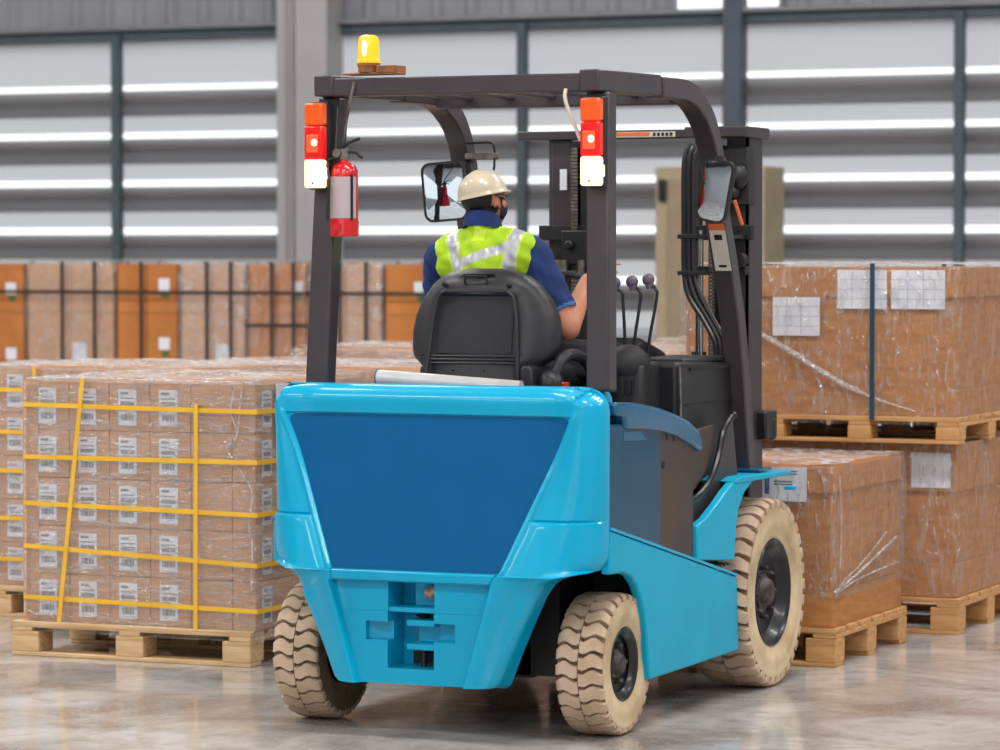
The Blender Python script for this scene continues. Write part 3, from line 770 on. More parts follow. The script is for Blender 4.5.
# ---- right-hand big cartons
def sheet(x0, x1, z0, z1, lines=False, blue=False, t=.002):
    mb = MB(); mb.box(x0, x1, -t, 0, z0, z1, 0); w_, h_ = x1 - x0, z1 - z0
    if lines:
        for q in (.25, .5, .75): mb.box(x0 + .003, x1 - .003, -t - .0006, -t, z0 + h_ * q, z0 + h_ * q + .0016, 1)
        for q in (.3, .6): mb.box(x0 + w_ * q, x0 + w_ * q + .0016, -t - .0006, -t, z0 + .003, z1 - .003, 1)
    if blue:
        mb.box(x0 + w_ * .12, x0 + w_ * .22, -t - .0006, -t, z0 + h_ * .2, z1 - h_ * .05, 2)
        for q in (.9, .82, .6, .52): mb.box(x0 + w_ * .32, x0 + w_ * (.7 if q < .7 else .8), -t - .0006, -t, z0 + h_ * q - .006, z0 + h_ * q, 2)
    return mb
def big_carton(name, x0, x1, y0, y1, z0, z1, label, tray, lid, mt='orcarton'):
    r = empty(name, ((x0 + x1) / 2, (y0 + y1) / 2, z0)); tag(r, label, 'carton'); L, D, H = x1 - x0, y1 - y0, z1 - z0
    g = MB(); g.box(-L / 2 + .012, L / 2 - .012, -D / 2 + .012, D / 2 - .012, .004, H - .006); g.build('carton_body', M[mt], r, bevel=.006)
    def band(za, zb_, nm):
        g = MB(); o_ = rrect(-L / 2, L / 2, -D / 2, D / 2, .012, 2); i_ = rrect(-L / 2 + .007, L / 2 - .007, -D / 2 + .007, D / 2 - .007, .008, 2)
        g.grid([[(p[0], p[1], za) for p in o_], [(p[0], p[1], zb_) for p in o_], [(p[0], p[1], zb_) for p in i_], [(p[0], p[1], za) for p in i_], [(p[0], p[1], za) for p in o_]], 0, True)
        if nm == 'lid': g.box(-L / 2 + .006, L / 2 - .006, -D / 2 + .006, D / 2 - .006, zb_ - .005, zb_)
        return g.build(nm, M[mt], r, bevel=0)
    if lid: band(H - lid, H, 'lid')
    if tray: band(0, tray, 'tray')
    return r
# A: nearest, right of the front wheel
pallet(-5.02, -4.245, 13.19, 14.19, .158, 'orange-toned pine pallet under the nearest big carton, behind the front wheel', 'woodor', nb=3, slats=6)
A = big_carton('large_carton', -5.0, -4.262, 13.205, 14.17, .16, .812, 'large kraft carton with lid on a pallet, right behind the front wheel', .145, .10)
fA = film_shell(-5.006, -4.256, 13.199, 14.176, .28, .818, 'filmr', 'filmtop', seed=61, amp=.006); tag(fA, 'shiny stretch film round the large carton behind the front wheel', 'stretch film')
for pts_, rr_ in (([(13.20, .31), (13.5, .36), (13.8, .42), (14.05, .47)], .006), ([(13.21, .30), (13.45, .33), (13.7, .345), (14.1, .36)], .004), ([(13.25, .33), (13.6, .41), (13.9, .50)], .003), ([(13.25, .78), (13.28, .6), (13.26, .4)], .003)):
    g = MB(); g.tube(bez([(-4.250 - fA.location.x, a_ - fA.location.y, b_) for a_, b_ in pts_], 5), rr_, 6); g.build('film_fold', M['filmrope'], fA)
g = sheet(-.10, .105, -.14, .0, blue=True); o = g.build('shipping_label', [M['whitelabel'], M['ink'], M['inkblue']], A, (.17 - .02, -.4835, .652), smooth=False); o['label'] = 'white shipping label with blue print'
# B: behind it
pallet(-5.40, -4.11, 14.53, 15.62, .16, 'orange-toned pine pallet at right on the floor, lowest of the two-high stack', 'woodor', slats=6)
B = big_carton('large_carton', -5.38, -4.125, 14.545, 15.6, .163, .842, 'lower large kraft carton of the two-high stack at right', .15, .21)
tag(film_shell(-5.386, -4.119, 14.539, 15.606, .17, .846, 'filmr', 'filmtop', seed=62, amp=.006), 'stretch film round the lower large carton at right', 'stretch film')
o = sheet(-.09, .09, -.155, .0).build('paper_sheet', [M['whitelabel'], M['ink']], B, (.51, -.532, .64), smooth=False); o['label'] = 'white paper sheet'
# C on top
pallet(-5.40, -4.085, 14.43, 15.55, .118, 'upper pallet between the two stacked large cartons at right', 'woodor', z=.848, blockw=.105, nb=4, slats=6)
Cc = big_carton('large_carton', -5.38, -4.10, 14.45, 15.53, .968, 1.622, 'upper large kraft carton at right with three papers under film', .12, .13)
fC = film_shell(-5.387, -4.093, 14.443, 15.537, .93, 1.63, 'filmr', 'filmtop', seed=63, amp=.006); tag(fC, 'shiny stretch film round the upper large carton at right', 'stretch film')
for (a, b, c_, d) in ((-4.95, -4.73, 1.318, 1.49), (-4.648, -4.42, 1.44, 1.612), (-4.40, -4.155, 1.44, 1.612)):
    o = sheet(a + 4.74, b + 4.74, c_ - .968, d - .968, lines=True).build('paper_sheet', [M['whitelabel'], M['ink']], Cc, (0, -.542, 0), smooth=False); o['label'] = 'white printed paper sheet'
tag(strap_loop_v(-4.49, -4.49, 14.435, 15.545, .95, 1.628, .022, 'navystrap'), 'dark blue upright strap over the upper large carton at right', 'strap')
g = MB(); g.tube(bez([(-.36, -.562, 1.375), (-.14, -.564, 1.26), (.08, -.563, 1.13), (.26, -.561, 1.05), (.46, -.56, .99)], 5), [.013] * 14 + [.008, .007, .006, .005, .004, .004, .003], 8)
o = g.build('twisted_film_band', M['filmrope'], fC); o['label'] = 'twisted white rope of film slanting down'

# ================================================================== FORKLIFT (x across, y forward from the rear face, z up)
FK = empty('forklift', (-4.955, 11.8, 0)); tag(FK, 'bright blue electric forklift with beige tyres, seen from behind, in the middle of the hall', 'forklift')
FO = (0, -1.1, 0)
def P(mb, name, mats, parent=None, bevel=0, seg=2, smooth=True, angle=35, label=None):
    o = mb.build(name, mats, parent or FK, FO if (parent is None or parent is FK) else (0, 0, 0), bevel, seg, smooth, angle)
    if label: o['label'] = label
    return o
# ---- counterweight
ZT = 1.228
def cw_half(z):
    tab = [(.176, .300), (.19, .318), (.30, .362), (.40, .405), (.50, .452), (.54, .478), (.565, .505), (.582, .545), (.590, .585), (.597, .618), (.61, .634), (.64, .645), (.70, .648), (1.14, .650), (1.17, .646), (1.195, .634), (1.212, .616), (1.222, .592), (1.228, .555)]
    for (a, b), (c_, d) in zip(tab, tab[1:]):
        if z <= c_: return b + (d - b) * (z - a) / (c_ - a)
    return tab[-1][1]
def sst(a, b, x):
    t = max(0, min(1, (x - a) / (b - a))); return t * t * (3 - 2 * t)
def v_edge(z): return .275 + (z - .585) * (.545 - .375) / (1.122 - .585) + .10 * sst(.585, .60, z) * 1.0   # unused above
def panel_half(z): return .317 + (.540 - .317) * (z - .592) / (1.122 - .592)
def face_y(z): return -.055 + .125 * max(0, min(1, (z - .585) / .535))
def leg_inner(z): return .205 + (.312 - .205) * (z - .178) / (.57 - .178)
def cw_depth(x, z):
    ax = abs(x); w = cw_half(z); d = face_y(z) * (1 - sst(.46, .62, ax) * sst(.575, .60, z))
    R = .115 if z > .6 else .032
    e = w - ax
    tx = max(0, min(1, 1 - e / R)); tz = max(0, min(1, 1 - (ZT - z) / .06)); q = min(1, math.hypot(tx, tz))
    d += (R if tx >= tz else .06) * (1 - math.sqrt(max(0, 1 - q * q)))
    # slight bow of the whole face
    d += .016 * (ax / .65) ** 2
    # lower outer shoulders stand proud below a crease at z .77
    if z > .58:
        out_ = sst(.0, .03, ax - panel_half(max(z, .585)) - .02)
        d -= .012 * out_ * (1 - sst(.764, .770, z))
        d += .006 * out_ * math.exp(-((z - .770) / .004) ** 2)
    # raised rib round the panel
    ph = panel_half(z)
    if z > .575:
        d -= .008 * math.exp(-((ax - ph - .018) / .012) ** 2) * sst(.57, .6, z) * (1 - sst(1.12, 1.15, z))
        if ax < ph + .004 and .58 < z < 1.128: d += .010
    # ledge under the panel, recessed centre, sloping legs
    if z < .582:
        li = leg_inner(z)
        t = 1 - sst(-.012, .006, ax - li)
        d += (.030 if z < .548 else .004) * t
        d += -.006 * (1 - t) + .05 * sst(0, .14, ax - li) * (1 - sst(.5, .6, z))
        if ax < li - .02: d += .004 if z > .44 else 0
        # slot for the tow pin and side notches
        if -.093 < x < .083 and .232 < z < .546:
            d += .16
        elif (-.178 < x <= -.093 or .083 <= x < .163) and .334 < z < .402:
            d += .05 * (1 - .5 * ((abs(x) - .088) / .09) ** 2)
    return d
g = MB()
zs = []
z = .176
brk = [.176, .19, .2312, .2322, .30, .3335, .3345, .4015, .4025, .4395, .4405, .5455, .5465, .548, .5482, .565, .574, .579, .5815, .584, .587, .590, .597, .605, .7, .76, .764, .767, .770, .773, .777, .8, 1.12, 1.1275, 1.1285, 1.14, 1.15, 1.16, 1.17, 1.18, 1.19, 1.2, 1.208, 1.214, 1.219, 1.223, 1.226, 1.228]
for a, b in zip(brk, brk[1:]):
    n = max(1, int((b - a) / .014)); zs += [a + (b - a) * k2 / n for k2 in range(n)]
zs.append(1.228)
cx_ = [-.186, -.1785, -.1775, -.16, -.14, -.12, -.0935, -.0925, -.06, -.02, .02, .06, .0825, .0835, .10, .12, .14, .1625, .1635, .186]
rows = []
for z in zs:
    w_ = cw_half(z); row = []
    E_ = panel_half(z) if z > .585 else leg_inner(z)
    E_ = min(E_, .548)
    right = [.186 + (E_ - .012 - .186) * k2 / 8 for k2 in range(1, 9)] + [E_ - .012 + .052 * k2 / 16 for k2 in range(1, 17)]
    right += [E_ + .04 + (w_ - E_ - .04) * (1 - (1 - k2 / 20) ** 1.6) for k2 in range(1, 21)]
    xs = [-x_ for x_ in right[::-1]] + cx_ + right
    line = [(x_, cw_depth(x_, z), z) for x_ in xs]
    kk = .040 * sst(.48, .57, z); E2 = E_ + .012
    line = [((-(E2 + (-p[0] - E2) * (w_ - kk - E2) / (w_ - E2)) if p[0] < -E2 else p[0]) - .020 * (1 - sst(.55, .60, z)), p[1], p[2] + .014 * (1 - sst(.18, .5, z))) for p in line]
    back = .11 + (.148 - .11) * sst(.55, .61, z)
    l0, l1 = line[0], line[-1]
    mid_y = max(l0[1] + .01, back)
    line = [(l0[0], mid_y, z)] + line + [(l1[0], mid_y, z)]
    rows.append(line)
g.grid(rows)
# underside, top and back closure
g.grid([rows[0], [(p[0], .10, p[2]) for p in rows[0]]])
g.grid([rows[-1], [(p[0] * .98, .20, 1.224) for p in rows[-1]]])
bk = [(rows[i2][0][0], rows[i2][0][1], rows[i2][0][2]) for i2 in range(len(rows))]
g.grid([[r_[0] for r_ in rows], [r_[-1] for r_ in rows]])
cwt = P(g, 'counterweight', M['cyan'], smooth=True, angle=28)
# crown of the counterweight going forward under the posts
g = MB(); g.prism(rrect(-.56, .56, 1.08, 1.216, .05, 4), 1, .16, .40); P(g, 'counterweight_top', M['cyan'], angle=50)
# flat logo panel
g = MB(); rr_ = []
for (x_, z_, r_) in ((.317, .592, .0), (.545, 1.122, .045), (-.545, 1.122, .045), (-.317, .592, .0)):
    if r_ == 0: rr_.append((x_, z_))
    else:
        s_ = 1 if x_ > 0 else -1
        pts_ = [(x_ - s_ * .020, z_ - .055), (x_ - s_ * .010, z_ - .026), (x_ - s_ * .016, z_ - .008), (x_ - s_ * .030, z_ - .001), (x_ - s_ * .060, z_)]
        rr_ += pts_ if s_ > 0 else pts_[::-1]
# sample to follow the bowed face
def fill_panel(mb, poly, yf, n=36):
    zs2 = sorted(set([p[1] for p in poly] + [.592 + (1.122 - .592) * k2 / 20 for k2 in range(21)])); rows2 = []
    for z_ in zs2:
        xs2 = []
        for (ax_, az_), (bx_, bz_) in zip(poly, poly[1:] + poly[:1]):
            if abs(az_ - bz_) > 1e-9 and min(az_, bz_) - 1e-9 <= z_ <= max(az_, bz_) + 1e-9: xs2.append(ax_ + (bx_ - ax_) * (z_ - az_) / (bz_ - az_))
        a_, b_ = min(xs2), max(xs2)
        rows2.append([(a_ + (b_ - a_) * k2 / n, yf(a_ + (b_ - a_) * k2 / n, z_), z_) for k2 in range(n + 1)])
    mb.grid(rows2); mb.grid([[(p[0], p[1] + .02, p[2]) for p in r2] for r2 in rows2][::-1])
    for r2 in (rows2[0], rows2[-1]): mb.grid([r2, [(p[0], p[1] + .02, p[2]) for p in r2]])
    for e_ in (0, -1): mb.grid([[r2[e_] for r2 in rows2], [(r2[e_][0], r2[e_][1] + .02, r2[e_][2]) for r2 in rows2]])
fill_panel(g, rr_, lambda x_, z_: face_y(z_) * (1 - sst(.46, .62, abs(x_)) * sst(.575, .60, z_)) + .016 * (x_ / .65) ** 2 + .004)
P(g, 'rear_panel', M['panelblue'], angle=30, label='flat deep blue panel')
# ledge bar under the panel
g = MB(); g.prism([(-.322, .586), (.306, .586), (.286, .550), (-.312, .550)], 1, -.060, -.02); P(g, 'panel_ledge', M['cyan'], bevel=.006)
# tow hitch plates in the slot
g = MB()
g.box(-.113, .063, -.02, .12, .440, .458); g.box(-.045, .063, -.02, .12, .393, .415); g.box(-.045, .063, -.02, .12, .310, .332)
g.box(-.025, .063, .04, .12, .332, .393); P(g, 'tow_hitch', M['cyan'], bevel=.004)
g = MB(); g.tube([(-.01, .055, .245), (-.01, .055, .425)], .012, 10); g.ellip((-.01, .05, .425), (.03, .02, .008)); P(g, 'tow_pin', M['black'])
g = MB(); g.lathe([(.030, .0), (.030, -.012), (.024, -.014)], (.026, .045, .507), 'y', 20); g.box(-.04, .063, .047, .08, .459, .545); P(g, 'reflector_housing', M['cyan'], bevel=.002)
g = MB(); g.lathe([(.0245, -.008), (.022, -.018), (.012, -.024), (.0, -.026)], (.026, .043, .507), 'y', 18); P(g, 'round_reflector', M['lens'])
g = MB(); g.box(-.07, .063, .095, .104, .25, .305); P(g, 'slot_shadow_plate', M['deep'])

# ---- chassis behind the skin
g = MB(); g.box(-.40, .40, .30, 1.75, .20, .95); g.box(-.60, .60, .62, 1.38, .20, .60); g.box(-.57, .57, .20, 1.0, .64, 1.06); P(g, 'chassis', M['deep'])
g = MB(); g.tube([(-.46, .36, .25), (.46, .36, .25)], .045, 12); g.box(-.3, .3, .30, .44, .19, .32); P(g, 'steer_axle', M['black'], bevel=.01)
arch = [(.523, .176), (.517, .25), (.503, .33), (.480, .41), (.450, .47), (.41, .52), (.35, .560), (.28, .578), (.148, .583)]
skirt = [(.152, .736), (1.453, .462), (1.478, .19), (1.470, .178), (.53, .176)] + arch[1:]
for s_ in (1, -1):
    g = MB(); g.prism(skirt, 0, s_ * .652, s_ * .615); P(g, 'side_skirt', M['cyanside'], bevel=.009, seg=3)
    lip = MB(); lip.tube([(s_ * .640, .152, .742), (s_ * .640, 1.453, .468)], 0, square=True, w=(.014, .005)); P(lip, 'skirt_lip', M['cyan'])
    g = MB(); g.prism([(.152, .742), (.152, 1.10), (.30, 1.095), (.665, 1.065), (.665, .636)], 0, s_ * .640, s_ * .60); P(g, 'side_panel', M['tealgloss'], bevel=.006)
    g = MB(); g.prism([(.30, 1.068), (.30, 1.035), (.52, 1.028), (.47, 1.064)], 0, s_ * .6425, s_ * .62); P(g, 'latch_recess', M['steelblue'], bevel=.002)
    g = MB(); g.prism([(.668, .634), (.625, 1.06), (.80, 1.052), (1.013, .99), (1.013, .56)], 0, s_ * .637, s_ * .60); P(g, 'step_panel', M['brownplate'], bevel=.004)
    for yy in (.74, .80): pass
    g = MB(); g.lathe([(.013, 0), (.013, .004), (.008, .005)], (s_ * .637, .70, .93), 'x', 14); g.box(s_ * .636, s_ * .64, .73, .75, 1.02, 1.055); g.box(s_ * .636, s_ * .64, .80, .82, 1.01, 1.045); P(g, 'panel_fasteners', M['black'])
    # hood flank
    top = [(.20, 1.176), (.40, 1.166), (.62, 1.140), (.80, 1.108), (.926, 1.080), (1.03, 1.040), (1.064, 1.008)]
    bot = [(1.066, .955), (.95, .993), (.80, 1.030), (.62, 1.056), (.45, 1.070), (.30, 1.078), (.285, 1.120), (.20, 1.130)]
    g = MB(); g.prism(top + bot, 0, s_ * .655, s_ * .56); P(g, 'hood_flank', M['steelblue'], bevel=.014, seg=3, angle=50)
    # front mudguard: flat outer plate and flange over the tyre
    plate = [(1.02, .560), (1.02, .688), (1.12, .708), (1.25, .756), (1.34, .795), (1.42, .822), (1.50, .838), (1.66, .838), (1.64, .812), (1.54, .775), (1.475, .715), (1.445, .64), (1.435, .56), (1.43, .525)]
    g = MB(); g.prism(plate, 0, s_ * .650, s_ * .615); P(g, 'mudguard', M['cyanside'], bevel=.006)
    g = MB(); g.prism([(1.42, .826), (1.50, .839), (2.09, .828), (2.09, .812), (1.44, .815)], 0, s_ * .654, s_ * .40); P(g, 'mudguard_flange', M['cyanside'], bevel=.004)
    g = MB(); g.box(s_ * .42, s_ * .648, 1.03, 1.44, .50, .512); 
    for q in range(9): g.box(s_ * .43, s_ * .64, 1.05 + q * .043, 1.066 + q * .043, .512, .518)
    P(g, 'step_tread', M['steel'])
    g = MB(); g.box(s_ * .645, s_ * .690, 2.02, 2.05, .755, .770); P(g, 'mudguard_bolt', M['cyanside'], bevel=.004)
# hood deck
g = MB(); g.prism([(.20, 1.15), (.40, 1.16), (.90, 1.10), (1.02, 1.04), (.2, 1.04)], 0, -.57, .57); P(g, 'battery_hood', M['steelblue'], bevel=.01)

# ---- wheels
def wheel(side, cx, cy, R, Wd, Rr, N, label, front):
    e = empty('wheel', (cx * side - side * Wd / 2, cy - 1.1, R)); e.parent = FK; e['label'] = label
    h = Wd / 2; D = .030 if front else .024
    def sx(v): return v * side
    prof = [(Rr - .006, -h * .80), (Rr + .004, -h * .86), (Rr + (R - Rr) * .35, -h * .97), (R * .90, -h * .99), (R - D, -h * .90), (R - D + .003, -h * .4), (R - D + .003, h * .4), (R - D, h * .90), (R * .90, h * .99)]
    g = MB(); g.lathe([(r_, sx(x_)) for r_, x_ in prof], (0, 0, 0), 'x', 96, 1, cap=False)
    g.lathe([(r_, sx(x_)) for r_, x_ in [(R * .90, h * .99), (R * .87, h * 1.0), (R * .855, h * .985), (Rr + (R - Rr) * .50, h * 1.005), (Rr + (R - Rr) * .30, h * .985), (Rr + (R - Rr) * .26, h * .95), (Rr + (R - Rr) * .12, h * .93), (Rr, h * .86), (Rr - .008, h * .80)]], (0, 0, 0), 'x', 96, 2, cap=False)
    pitch = 2 * PI / N
    for rowi in (-1, 1):
        for k2 in range(N):
            a0 = k2 * pitch + (0 if rowi > 0 else pitch * .5)
            secs = []
            ss = [.02, .18, .34, .50, .66, .82, .93, 1.0, 1.012, 1.0]
            rs = [0, .0, 0, -.0005, -.001, -.003, -.007, -.013, -.030, -R * .105]
            for q, (sv, dr) in enumerate(zip(ss, rs)):
                wav = .13 * math.sin(sv * 2 * PI * 1.15 + .3) - .08 * sv
                hw = (.405 - .03 * math.sin(sv * 2 * PI * 1.15 + 1.2)) if sv < .9 else .34
                if dr < -.02: hw = .30
                rt = R + dr; rb = R - D - .004 if dr > -.02 else R - D - .01
                ca = a0 + wav * pitch
                x_ = sx(rowi * sv * h); xb_ = sx(rowi * min(sv, .97) * h)
                def pt(xx, rr2, aa): return (xx, rr2 * math.cos(aa), rr2 * math.sin(aa))
                if dr <= -.02: rb = rt - .012; xb_ = sx(rowi * .93 * h); rt = rt
                secs.append([pt(xb_, rb, ca - hw * pitch), pt(x_, rt, ca - hw * pitch * .93), pt(x_, rt, ca + hw * pitch * .93), pt(xb_, rb, ca + hw * pitch)])
            vs = [p for s2 in secs for p in s2]; n = len(secs)
            fs = [(i2 * 4 + j, i2 * 4 + (j + 1) % 4, (i2 + 1) * 4 + (j + 1) % 4, (i2 + 1) * 4 + j) for i2 in range(n - 1) for j in range(4)] + [(0, 1, 2, 3), tuple(range(n * 4 - 4, n * 4))]
            g.add(vs, fs, 0)
    P(g, 'tyre', [M['tyrelug'], M['tyregroove'], M['tyreside']], e, angle=30)
    g = MB()
    g.lathe([(r_, sx(x_)) for r_, x_ in [(Rr - .01, -h * .8), (Rr - .004, h * .80), (Rr + .006, h * .90), (Rr + .002, h * .93), (Rr - .010, h * .86), (Rr - .018, h * .78), (Rr - .026, h * .66), (Rr * .80, h * .52), (Rr * .55, h * .46), (Rr * .50, h * .50), (Rr * .40, h * .52), (0, h * .52)]], (0, 0, 0), 'x', 48, cap=False)
    rm = P(g, 'rim', M['rim'], e)
    g = MB(); hr = Rr * (.30 if front else .34)
    g.lathe([(r_, sx(x_)) for r_, x_ in [(hr * 1.25, h * .50), (hr * 1.2, h * .58), (hr, h * .60), (hr * .8, h * .80), (hr * .6, h * .86), (0, h * .86)]], (0, 0, 0), 'x', 20)
    P(g, 'hub', M['hub'], e, bevel=.002)
    for k2 in range(8 if front else 5):
        a = 2 * PI * k2 / (8 if front else 5); rr2 = hr * 1.55
        g = MB(); g.lathe([(.011, sx(h * .44)), (.011, sx(h * .64)), (.007, sx(h * .72)), (0, sx(h * .72))], (0, rr2 * math.cos(a), rr2 * math.sin(a)), 'x', 6)
        P(g, 'wheel_nut', M['hub'], e)
    return e
wheel(1, .678, 1.83, .368, .235, .205, 34, 'large right front wheel', True)
wheel(-1, .678, 1.83, .368, .235, .205, 34, 'large left front wheel', True)
wheel(1, .630, .36, .250, .172, .125, 27, 'small right rear wheel', False)
wheel(-1, .640, .36, .250, .175, .125, 27, 'small left rear wheel', False)

# ---- overhead guard
for s_ in (1, -1):
    g = MB(); pts = [(s_ * .548, .325, 1.205), (s_ * .546, .33, 1.3), (s_ * .522, .385, 2.25)]
    g.tube(pts, 0, square=True, up=(0, 1, 0), w=(.043, .040))
    P(g, 'rear_post', M['guard'], bevel=.008)
for s_ in (1, -1):
    g = MB(); g.tube([(s_ * .515, .285, 2.290), (s_ * .515, .90, 2.298)], 0, square=True, w=(.038, .038)); P(g, 'roof_rail', M['guard'], bevel=.006)
    oe = [(.832, 2.329), (1.0, 2.330), (1.108, 2.328), (1.20, 2.312), (1.269, 2.285), (1.33, 2.252), (1.379, 2.215), (1.425, 2.165), (1.457, 2.115), (1.50, 2.03), (1.53, 1.93), (1.56, 1.83), (1.635, 1.70), (1.76, 1.44), (1.83, 1.20), (1.89, .835)]
    oe = [(a_ + .085 * sst(1.0, 2.2, b_), b_ + .004) for a_, b_ in oe]
    cen = []
    for i2, p in enumerate(oe):
        a = Vector(oe[max(0, i2 - 1)]); b = Vector(oe[min(len(oe) - 1, i2 + 1)]); t = (b - a).normalized(); n_ = Vector((t.y, -t.x))
        if n_.y > 0: n_ = -n_
        cen.append(Vector(p) + n_ * .040)
    mb = MB()
    # leans outward towards the cowl at the bottom
    pts = [(s_ * (.515 + (.02 * max(0, (2.2 - c_.y)) / 1.3)), c_.x, c_.y) for c_ in cen]
    vs = []; fs = []
    for (x_, y_, z_), i2 in zip(pts, range(len(pts))):
        a = Vector(cen[max(0, i2 - 1)]); b = Vector(cen[min(len(cen) - 1, i2 + 1)]); t = (b - a).normalized(); n_ = Vector((t.y, -t.x)) * .038
        vs += [(x_ - .040, y_ - n_.x, z_ - n_.y), (x_ + .040, y_ - n_.x, z_ - n_.y), (x_ + .040, y_ + n_.x, z_ + n_.y), (x_ - .040, y_ + n_.x, z_ + n_.y)]
    n = len(pts)
    fs = [(i2 * 4 + j, i2 * 4 + (j + 1) % 4, (i2 + 1) * 4 + (j + 1) % 4, (i2 + 1) * 4 + j) for i2 in range(n - 1) for j in range(4)] + [(0, 1, 2, 3), tuple(range(n * 4 - 4, n * 4))]
    mb.add(vs, fs); pl = P(mb, 'front_pillar', M['guard'], bevel=.006, angle=25)
    g = MB(); g.box(s_ * .49, s_ * .62, 1.80, 1.95, .838, .85); P(g, 'pillar_foot', M['steelblue'], bevel=.003)
    if s_ == 1:
        g = MB(); rx = Matrix.Rotation(math.radians(-20), 3, 'X')
        # sticker on the rear face of the right pillar
        def pf(z_):   # rear face y at height
            for (a, b) in zip(cen, cen[1:]):
                if b.y <= z_ <= a.y: return a.x + (b.x - a.x) * (a.y - z_) / (a.y - b.y) - .0385 / math.cos(math.atan2(abs(b.x - a.x), abs(a.y - b.y)))
        def stick(za, zb_, xa, xb_, mi, eps):
            xo = lambda z_: .02 * (2.2 - z_) / 1.3 - .03
            g.add([(xa + xo(za), pf(za) - eps, za), (xb_ + xo(za), pf(za) - eps, za), (xb_ + xo(zb_), pf(zb_) - eps, zb_), (xa + xo(zb_), pf(zb_) - eps, zb_)], [(0, 1, 2, 3)], mi)
        stick(1.62, 1.775, .518, .584, 0, .003); stick(1.775, 1.80, .518, .584, 1, .003)
        for za in (1.633, 1.665, 1.738): stick(za, za + .020, .535, .567, 2, .0045)
        for za in (1.697, 1.708, 1.719): stick(za, za + .004, .527, .575, 2, .0045)
        P(g, 'warning_sticker', [M['stickerw'], M['stickero'], M['black']], smooth=False, label='cream warning sticker with an orange top')
g = MB(); g.tube([(-.48, .325, 2.284), (.48, .325, 2.284)], 0, square=True, w=(.036, .032)); P(g, 'rear_cross_beam', M['guard'], bevel=.005)
g = MB(); g.tube([(-.48, 1.22, 2.27), (.48, 1.22, 2.27)], 0, square=True, w=(.036, .028)); P(g, 'front_cross_beam', M['guard'], bevel=.005)
for k2 in range(5):
    x_ = -.34 + k2 * .17; g = MB(); g.box(x_ - .016, x_ + .016, .36, 1.19, 2.270, 2.284); P(g, 'roof_bar', M['guard'], bevel=.004)
for s_ in (1, -1):
    g = MB(); g.prism([(.42, 2.255), (.50, 2.255), (.425, 2.17)], 0, s_ * .52, s_ * .508); P(g, 'gusset_plate', M['guard'])
# ---- rear combination lamps
for s_, x0_ in ((-1, -.575), (1, .495)):
    e = empty('tail_lamp', (x0_ + .04, .29 - 1.1, 1.905)); e.parent = FK; e['label'] = 'lit orange, red and clear tail lamp'
    zb_, zt_ = 1.918, 2.222; W2 = .039
    def L(a, b, nm, m, y0_=-.05, y1_=0, x=W2 - .003, bev=.008):
        g = MB(); g.box(-x, x, y0_, y1_, a - 1.9, b - 1.9); return P(g, nm, m, e, bevel=bev)
    L(zb_ - .006, zt_ + .006, 'lamp_housing', M['black'], -.012, .03, W2, .006)
    L(2.142, zt_, 'orange_lens', M['amberlens']); L(2.020, 2.141, 'red_lens', M['redlens']); L(zb_, 2.019, 'clear_lens', M['whiteglow'])
    g = MB(); g.box(-.024, .022, -.054, -.049, 2.045 - 1.9, 2.108 - 1.9); P(g, 'lit_reflector', M['redglow'], e, bevel=.01)
    g = MB(); g.ellip((.008, -.053, 2.080 - 1.9), (.012, .006, .013)); P(g, 'bulb', M['hotbulb'], e)
    g = MB(); g.box(.0365, .042, -.03, -.01, 1.95 - 1.9, 1.99 - 1.9); P(g, 'side_lens', M['whiteglow'], e)
    g = MB(); g.ellip((0, -.052, 1.934 - 1.9), (.004, .003, .004)); P(g, 'screw', M['black'], e)
# brackets for tail lamps and cables
g = MB(); g.tube(bez([(-.39, .285, 2.30), (-.41, .285, 2.22), (-.455, .33, 2.11), (-.47, .34, 2.02)], 6), .006, 6); P(g, 'beacon_cable', M['steel'])
g = MB(); g.tube(bez([(.435, .27, 2.26), (.435, .262, 2.23), (.45, .262, 2.18), (.475, .268, 2.12), (.49, .27, 2.08)], 6), .007, 8); P(g, 'lamp_cable', M['stickerw'])
# ---- beacon
e = empty('beacon', (-.35, .32 - 1.1, 2.335)); e.parent = FK; e['label'] = 'lit amber warning beacon on a bracket'
g = MB(); g.box(-.09, .125, -.03, .05, -.008, .0); g.box(.045, .125, -.035, .05, -.002, .024); P(g, 'bracket', M['beaconmetal'], e, bevel=.003)
g = MB(); g.lathe([(.038, 0), (.038, .022), (.042, .024), (.042, .034), (.036, .036)], (0, 0, 0), 'z', 24); P(g, 'beacon_base', M['beaconmetal'], e)
g = MB(); g.lathe([(.040, .034), (.041, .045), (.038, .048), (.037, .115), (.033, .128), (.022, .134), (0, .135)], (0, 0, 0), 'z', 24); P(g, 'beacon_dome', M['beaconglow'], e)
for k2 in range(5):
    g = MB(); g.lathe([(.0385, .055 + k2 * .013), (.0395, .058 + k2 * .013), (.0385, .061 + k2 * .013)], (0, 0, 0), 'z', 24); 
g = MB(); g.ellip((0, -.035, .085), (.010, .006, .032)); P(g, 'beacon_lamp', M['hotbulb'], e)

